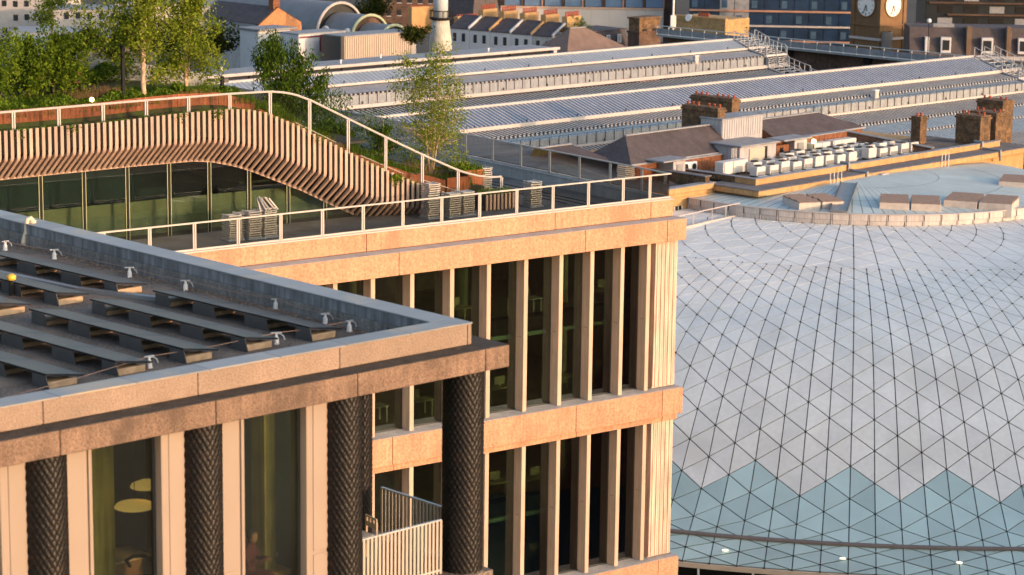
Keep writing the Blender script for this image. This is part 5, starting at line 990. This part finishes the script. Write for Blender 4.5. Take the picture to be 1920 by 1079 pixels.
# cross wall with a walkway at the head of the sheds
t = building('end_wall_walkway', 'dark brick end wall topped by a grey railed walkway across the shed ends', SF, 'wall')
A0 = 69.6
for k in range(9): MB().box(A0, A0+.8, 36-8.9*k, 36-8.9*k+8.85, 8, 21.6).build('wall_panel', brown_w, t)
MB().box(A0-1.2, A0+.9, -38, 45, 21.6, 21.85).build('deck', grey_metal, t)
wk_ = MB()
for k in range(42): d = -37+2*k; MB().bar((A0-1.1, d, 21.85), (A0-1.1, d, 22.95), .09).build('post', bright_metal, t)
MB().bar((A0-1.1, -38, 22.95), (A0-1.1, 45, 22.95), .1).build('rail', bright_metal, t); MB().bar((A0-1.1, -38, 22.3), (A0-1.1, 45, 22.3), .04, .7).build('mesh_infill', lead, t)
for d in (24, 12): MB().tube([(A0-.1, d, 21.5), (A0-.1, d, 15)], .18, 8).build('rain_pipe', black, t); MB().box(A0-.5, A0, d-.5, d+.5, 20.8, 21.5, .05).build('hopper', black, t)
# blue glass facade
Y = 395; q = atY(1290, 110, Y); BF = GF(q, -4); t = thing('blue_office_block', 'dark blue glass office block with orange floor edges behind the walkway', 'building', BF.o, BF.r); z0 = zat(1290, 75, Y); fh = (zat(1400, 22, Y)-zat(1400, 50, Y))
for k in range(5):
    zf = z0-fh+fh*k
    MB().box(0, 26.5, -.25, .3, zf-.12, zf+.18, .03).build('floor_edge', orange_l if k != 2 else cream, t)
    for m in range(11):
        cm = bluefac if not (m in (2, 3) and k >= 2) else lead
        o = MB().box(.1+2.4*m, 2.4+2.4*m, 0, .2, zf+.2, zf+fh-.14).build('glass_panel', cm, t)
        if (m+k) % 2: MB().box(.4+2.4*m, 1.3+2.4*m, -.05, 0, zf+.5, zf+fh-.7).build('blind', M('blue_blind', (.045, .095, .16), .5, .2, 1) if 'blue_blind' not in bpy.data.materials else bpy.data.materials['blue_blind'], o)
MB().box(0, 26.5, .3, 14, 0, z0+fh*4).build('core', win_d, t)
Y = 362; q = atY(1262, 66, Y); f = GF(q, 44-85); t = thing('yellow_brick_house', 'low yellow brick wall and house end below the blue facade', 'house', f.o, f.r); z1 = zat(1262, 30, Y); MB().box(0, 9.5, 0, 6, 6, z1, .03).build('wall', M('mellow_brick', (.36, .24, .11), .9, .2, 1, speck=.2, sscale=4), t); MB().box(-.1, 9.6, -.1, .4, z1, z1+.2).build('coping', ybrick, t); MB().tube([(2.9, -.1, z1-.1), (2.9, -.25, z1-.05)], .55, 14).build('satellite_dish', white_mat, t)
for m in range(6): MB().lathe([(.14, 0), (.12, .6), (.14, .65)], 8, (3.6+.35*m, 1.5, z1)).build('chimney_pot', potm, t)
q = atY(1375, 60, 360); tree('autumn_bush', 'golden green bush spilling over the yellow brick wall', 'bush', q-Vector((0, 0, .8)), 3, [(-.5, 0, 2.4, .05), (.5, 0, 2.2, .05)], [(-.8, 0, 1.6, 1.7, 1.0, 1.0), (1.0, 0, 1.1, 1.6, 1, .8), (-2.2, 0, 1.6, 1.0, 1, .9)], 3200, .24, lf_olive, bark, .6, seed=88, spread=.7)
# clock tower
Y = 372; zb = 14; q = atY(1648, 86, Y); KF = GF(q, 40); t = thing('clock_tower', 'yellow brick clock tower with one sunlit face and one in shade', 'clock tower', KF.o, KF.r); zc = zat(1673, 12, Y); cbk = M('clock_brick', (.18, .105, .052), .9, .12, .8, speck=.12, sscale=5); W_ = 5.7; zs_ = zat(1648, 80, Y)
MB().box(0, W_, 0, W_, 6, zc+4.5, .05).build('shaft', cbk, t)
for x in (-.18, W_-.55):
    for y in (-.18, W_-.55): MB().box(x, x+.73, y, y+.73, 6, zc+4.6, .04).build('corner_pier', cbk, t)
MB().box(-.3, W_+.3, -.3, W_+.3, zs_+.2, zs_+.6, .05).build('base_course', cream, t); MB().box(-.22, W_+.22, -.22, W_+.22, zc-3.2, zc-2.95, .03).build('string_course', cbk, t)
for rot, lbx in ((0, 'sunlit white clock dial'), (-pi/2, 'grey shaded clock dial')):
    mtx = Matrix.Translation((W_/2, W_/2, zc)) @ Matrix.Rotation(rot, 4, 'Z')
    def pt(x, y, z): return tuple(mtx @ Vector((x, y, z)))
    f_ = -W_/2
    d_ = MB().tube([pt(0, f_+.05, 0), pt(0, f_-.10, 0)], 1.75, 32).build('clock_dial', M('dial_white', (.82, .80, .76), .6, .03, 2) if 'dial_white' not in bpy.data.materials else bpy.data.materials['dial_white'], t); d_['label'] = lbx
    MB().tube([pt(1.82*cos(2*pi*k/32), f_-.06, 1.82*sin(2*pi*k/32)) for k in range(33)], .12, 6).build('dial_rim', cbk, d_)
    for h in range(12):
        a = 2*pi*h/12; MB().bar(pt(1.25*sin(a), f_-.12, 1.25*cos(a)), pt(1.6*sin(a), f_-.12, 1.6*cos(a)), .13, .03, pt(0, -1, 0) if False else (0, 0, 1)).build('numeral', black, d_)
    for a, L, w_ in ((radians(165), .95, .16), (radians(200), 1.45, .10)): MB().bar(pt(0, f_-.15, 0), pt(L*sin(a), f_-.15, L*cos(a)), w_, .04).build('hand', black, d_)
for s in range(3): MB().box(W_+.1+.8*s, W_+.9+.8*s, .2, 2.6, 6, zs_+2.4-.9*s, .05).build('buttress', ybrick, t); MB().box(.2, 2.0, -.95, -.2, 6, zs_+1.6, .05).build('buttress', cream, t)
# dark terrace at the right with white dormers
Y = 362; q = atY(1705, 112, Y); RF = GF(q, -2); t = thing('dark_slate_terrace', 'long dark slate mansard with white dormer windows right of the clock tower', 'building', RF.o, RF.r); z1, z2 = zat(1705, 106, Y), zat(1705, 52, Y)
MB().ext([(0, 0, 4), (24, 0, 4), (24, 0, z1), (24, 1.2, z2), (0, 1.2, z2), (0, 0, z1)][:0] or [(0, 0, 4), (0, 0, z1), (0, 1.4, z2), (0, 8, z2), (0, 8, 4)], (24, 0, 0)).build('mansard', slate, t)
for x, w_ in ((2.5, .6), (5.3, 1.5), (11.4, 1.7), (16.8, 1.7)):
    o = MB().box(x-w_/2, x+w_/2, -.15, 1.2, z1+.6, z1+2.9, .04).build('dormer', white_r, t); MB().box(x-w_/2+.25, x+w_/2-.25, -.2, -.14, z1+1.0, z1+2.5).build('pane', win_d, o) if w_ > 1 else None
for x in (8.3, 14.2): MB().box(x, x+.7, -.1, 1.5, z1-.5, z2+.3, .03).build('party_wall', M('party_brown', (.16, .11, .075), .9, .2, 1) if 'party_brown' not in bpy.data.materials else bpy.data.materials['party_brown'], t)
MB().box(9.5, 24, -1.0, .1, z1-.3, z1+.25, .03).build('ledge', cream, t); MB().box(3.5, 6.6, 1.3, 2.2, z2, z2+.5).build('hatch', lead, t)
Y = 400; q = atY(1722, 60, Y); f = GF(q, -2); t = thing('dark_rear_block', 'dark brown block with balconies behind the slate terrace', 'building', f.o, f.r); z2 = zat(1722, -30, Y); MB().box(1, 24, 0, 12, 0, z2, .05).build('wall', win_d, t)
for k in range(4): zf = zat(1722, 50-22*k, Y); MB().box(1.5+3*(k % 2), 24, -.6, 0, zf, zf+.25).build('balcony_slab', brown_w, t); [MB().box(3+4.2*m, 5.4+4.2*m, -.08, 0, zf+.4, zf+1.5).build('window', lead if (m+k) % 3 == 0 else black, t) for m in range(5)]
q = atY(1722, 55, 375); tree('magenta_bush', 'small magenta flowering bush beside the clock tower', 'bush', q-Vector((0, 0, 1.6)), 3, [(0, 0, 2.2, .05)], [(0, 0, 1.8, 1.1, .9, .9)], 900, .26, leafmat('magenta_leaf', (.10, .02, .10), (.26, .06, .24)), bark, .7, seed=91, spread=.6)
q = atY(1742, 44, 350); t = thing('round_lamp', 'small round lamp on a post before the slate terrace', 'lamp', (q.x, q.y, 0)); MB().lathe([(.06, 12), (.06, q.z)], 8).build('post', black, t); MB().lathe([(.05, q.z), (.28, q.z+.12), (.33, q.z+.35), (.25, q.z+.6), (.04, q.z+.68)], 12).build('globe', white_mat, t, True)
# pale streets of houses at the far upper left
r = random.Random(14); LB = ['pale cream block at the far upper left corner', 'blue-grey block behind the left bushes', 'cream block with rows of windows above the bushes', 'long pale block behind the bare birch', 'cream block above the twin birch', 'pale block left of the orange gable', 'brown block above the vault roofs', 'low pale block behind the garden at mid left', 'grey block behind the white shed', 'brown block beyond the lighthouse tower']
for k, (px, py, Y, wpx, mat) in enumerate(((-40, -5, 520, 150, cream), (20, 62, 440, 110, M('bluegrey_render', (.30, .36, .42), .8, .1, .5)), (95, 18, 500, 140, cream), (215, 8, 540, 180, M('pale_stone', (.62, .54, .44), .85, .08, .3)), (360, 12, 500, 170, cream), (470, 4, 470, 90, conc_grey), (700, -10, 560, 260, brown_w), (130, 70, 420, 180, M('pale_brown', (.30, .24, .19), .85, .2, .4)), (380, 70, 400, 130, M('grey_render', (.28, .27, .26), .85, .2, .4)), (790, -6, 600, 260, brown_w))):
    L = wpx*Y/FPX*1.15; z1 = zat(px, py, Y); t, f = block('far_block', LB[k], px, 120, Y, L, 12, 0, z1, mat, deg=r.uniform(-4, 8)); t['group'] = 'far city blocks'
    for m in range(int(L/2.4)):
        for s in range(4):
            if r.random() < .2: continue
            z = z1-1.9-2.9*s+r.uniform(-.1, .1); o = MB().box(.6+2.4*m, 1.6+2.4*m, -.06, 0, z, z+1.3).build('window', win_d, t); MB().box(.5+2.4*m, 1.7+2.4*m, -.10, 0, z-.12, z).build('sill', white_r, o)
for k, (px, py, Y, s, lb) in enumerate(((215, 78, 330, 1.25, 'dark tree standing beyond the roof garden bushes'), (262, 58, 340, 1.35, 'dark tree behind the bare birch stem'), (330, 58, 345, 1.5, 'dark tree beyond the twin birch'), (405, 66, 335, 1.35, 'dark tree left of the crest birch'), (160, 70, 350, 1.0, 'dark tree left of the beyond-garden row'), (700, 8, 430, 1.3, 'dark tree behind the vault roofs'), (772, 66, 330, .42, 'small dark tree at the arch of the vaults'))):
    q = atY(px, py, Y); tree('street_tree', lb, 'tree', (q.x, q.y, q.z-3.2*s), 6, [(0, 0, 4.5*s, .16), (.6, .3, 4*s, .1)], [(0, 0, 3.2*s, 2.6*s, 2.2*s, 2.0*s), (-1.2*s, 0, 2.6*s, 1.6*s, 1.5*s, 1.4*s), (1.3*s, 0, 3.0*s, 1.6*s, 1.5*s, 1.5*s)], 5200, .36, lf_far, bark, .7, seed=100+k, spread=1.4, group='trees beyond the roof garden')
# unseen train hall west of the station, added and sized to shade the dome
t = building('unseen_train_hall', 'unseen brick train hall added on the right to shade the dome', Frame(94, 128, 57.5))
MB().box(-58, 32, -30, 0, 0, 26, .1).build('wall', redbrick, t); MB().ext([(-58, 0, 26), (-58, -15, 31.0), (-58, -30, 26)], (90, 0, 0)).build('roof', slate, t)
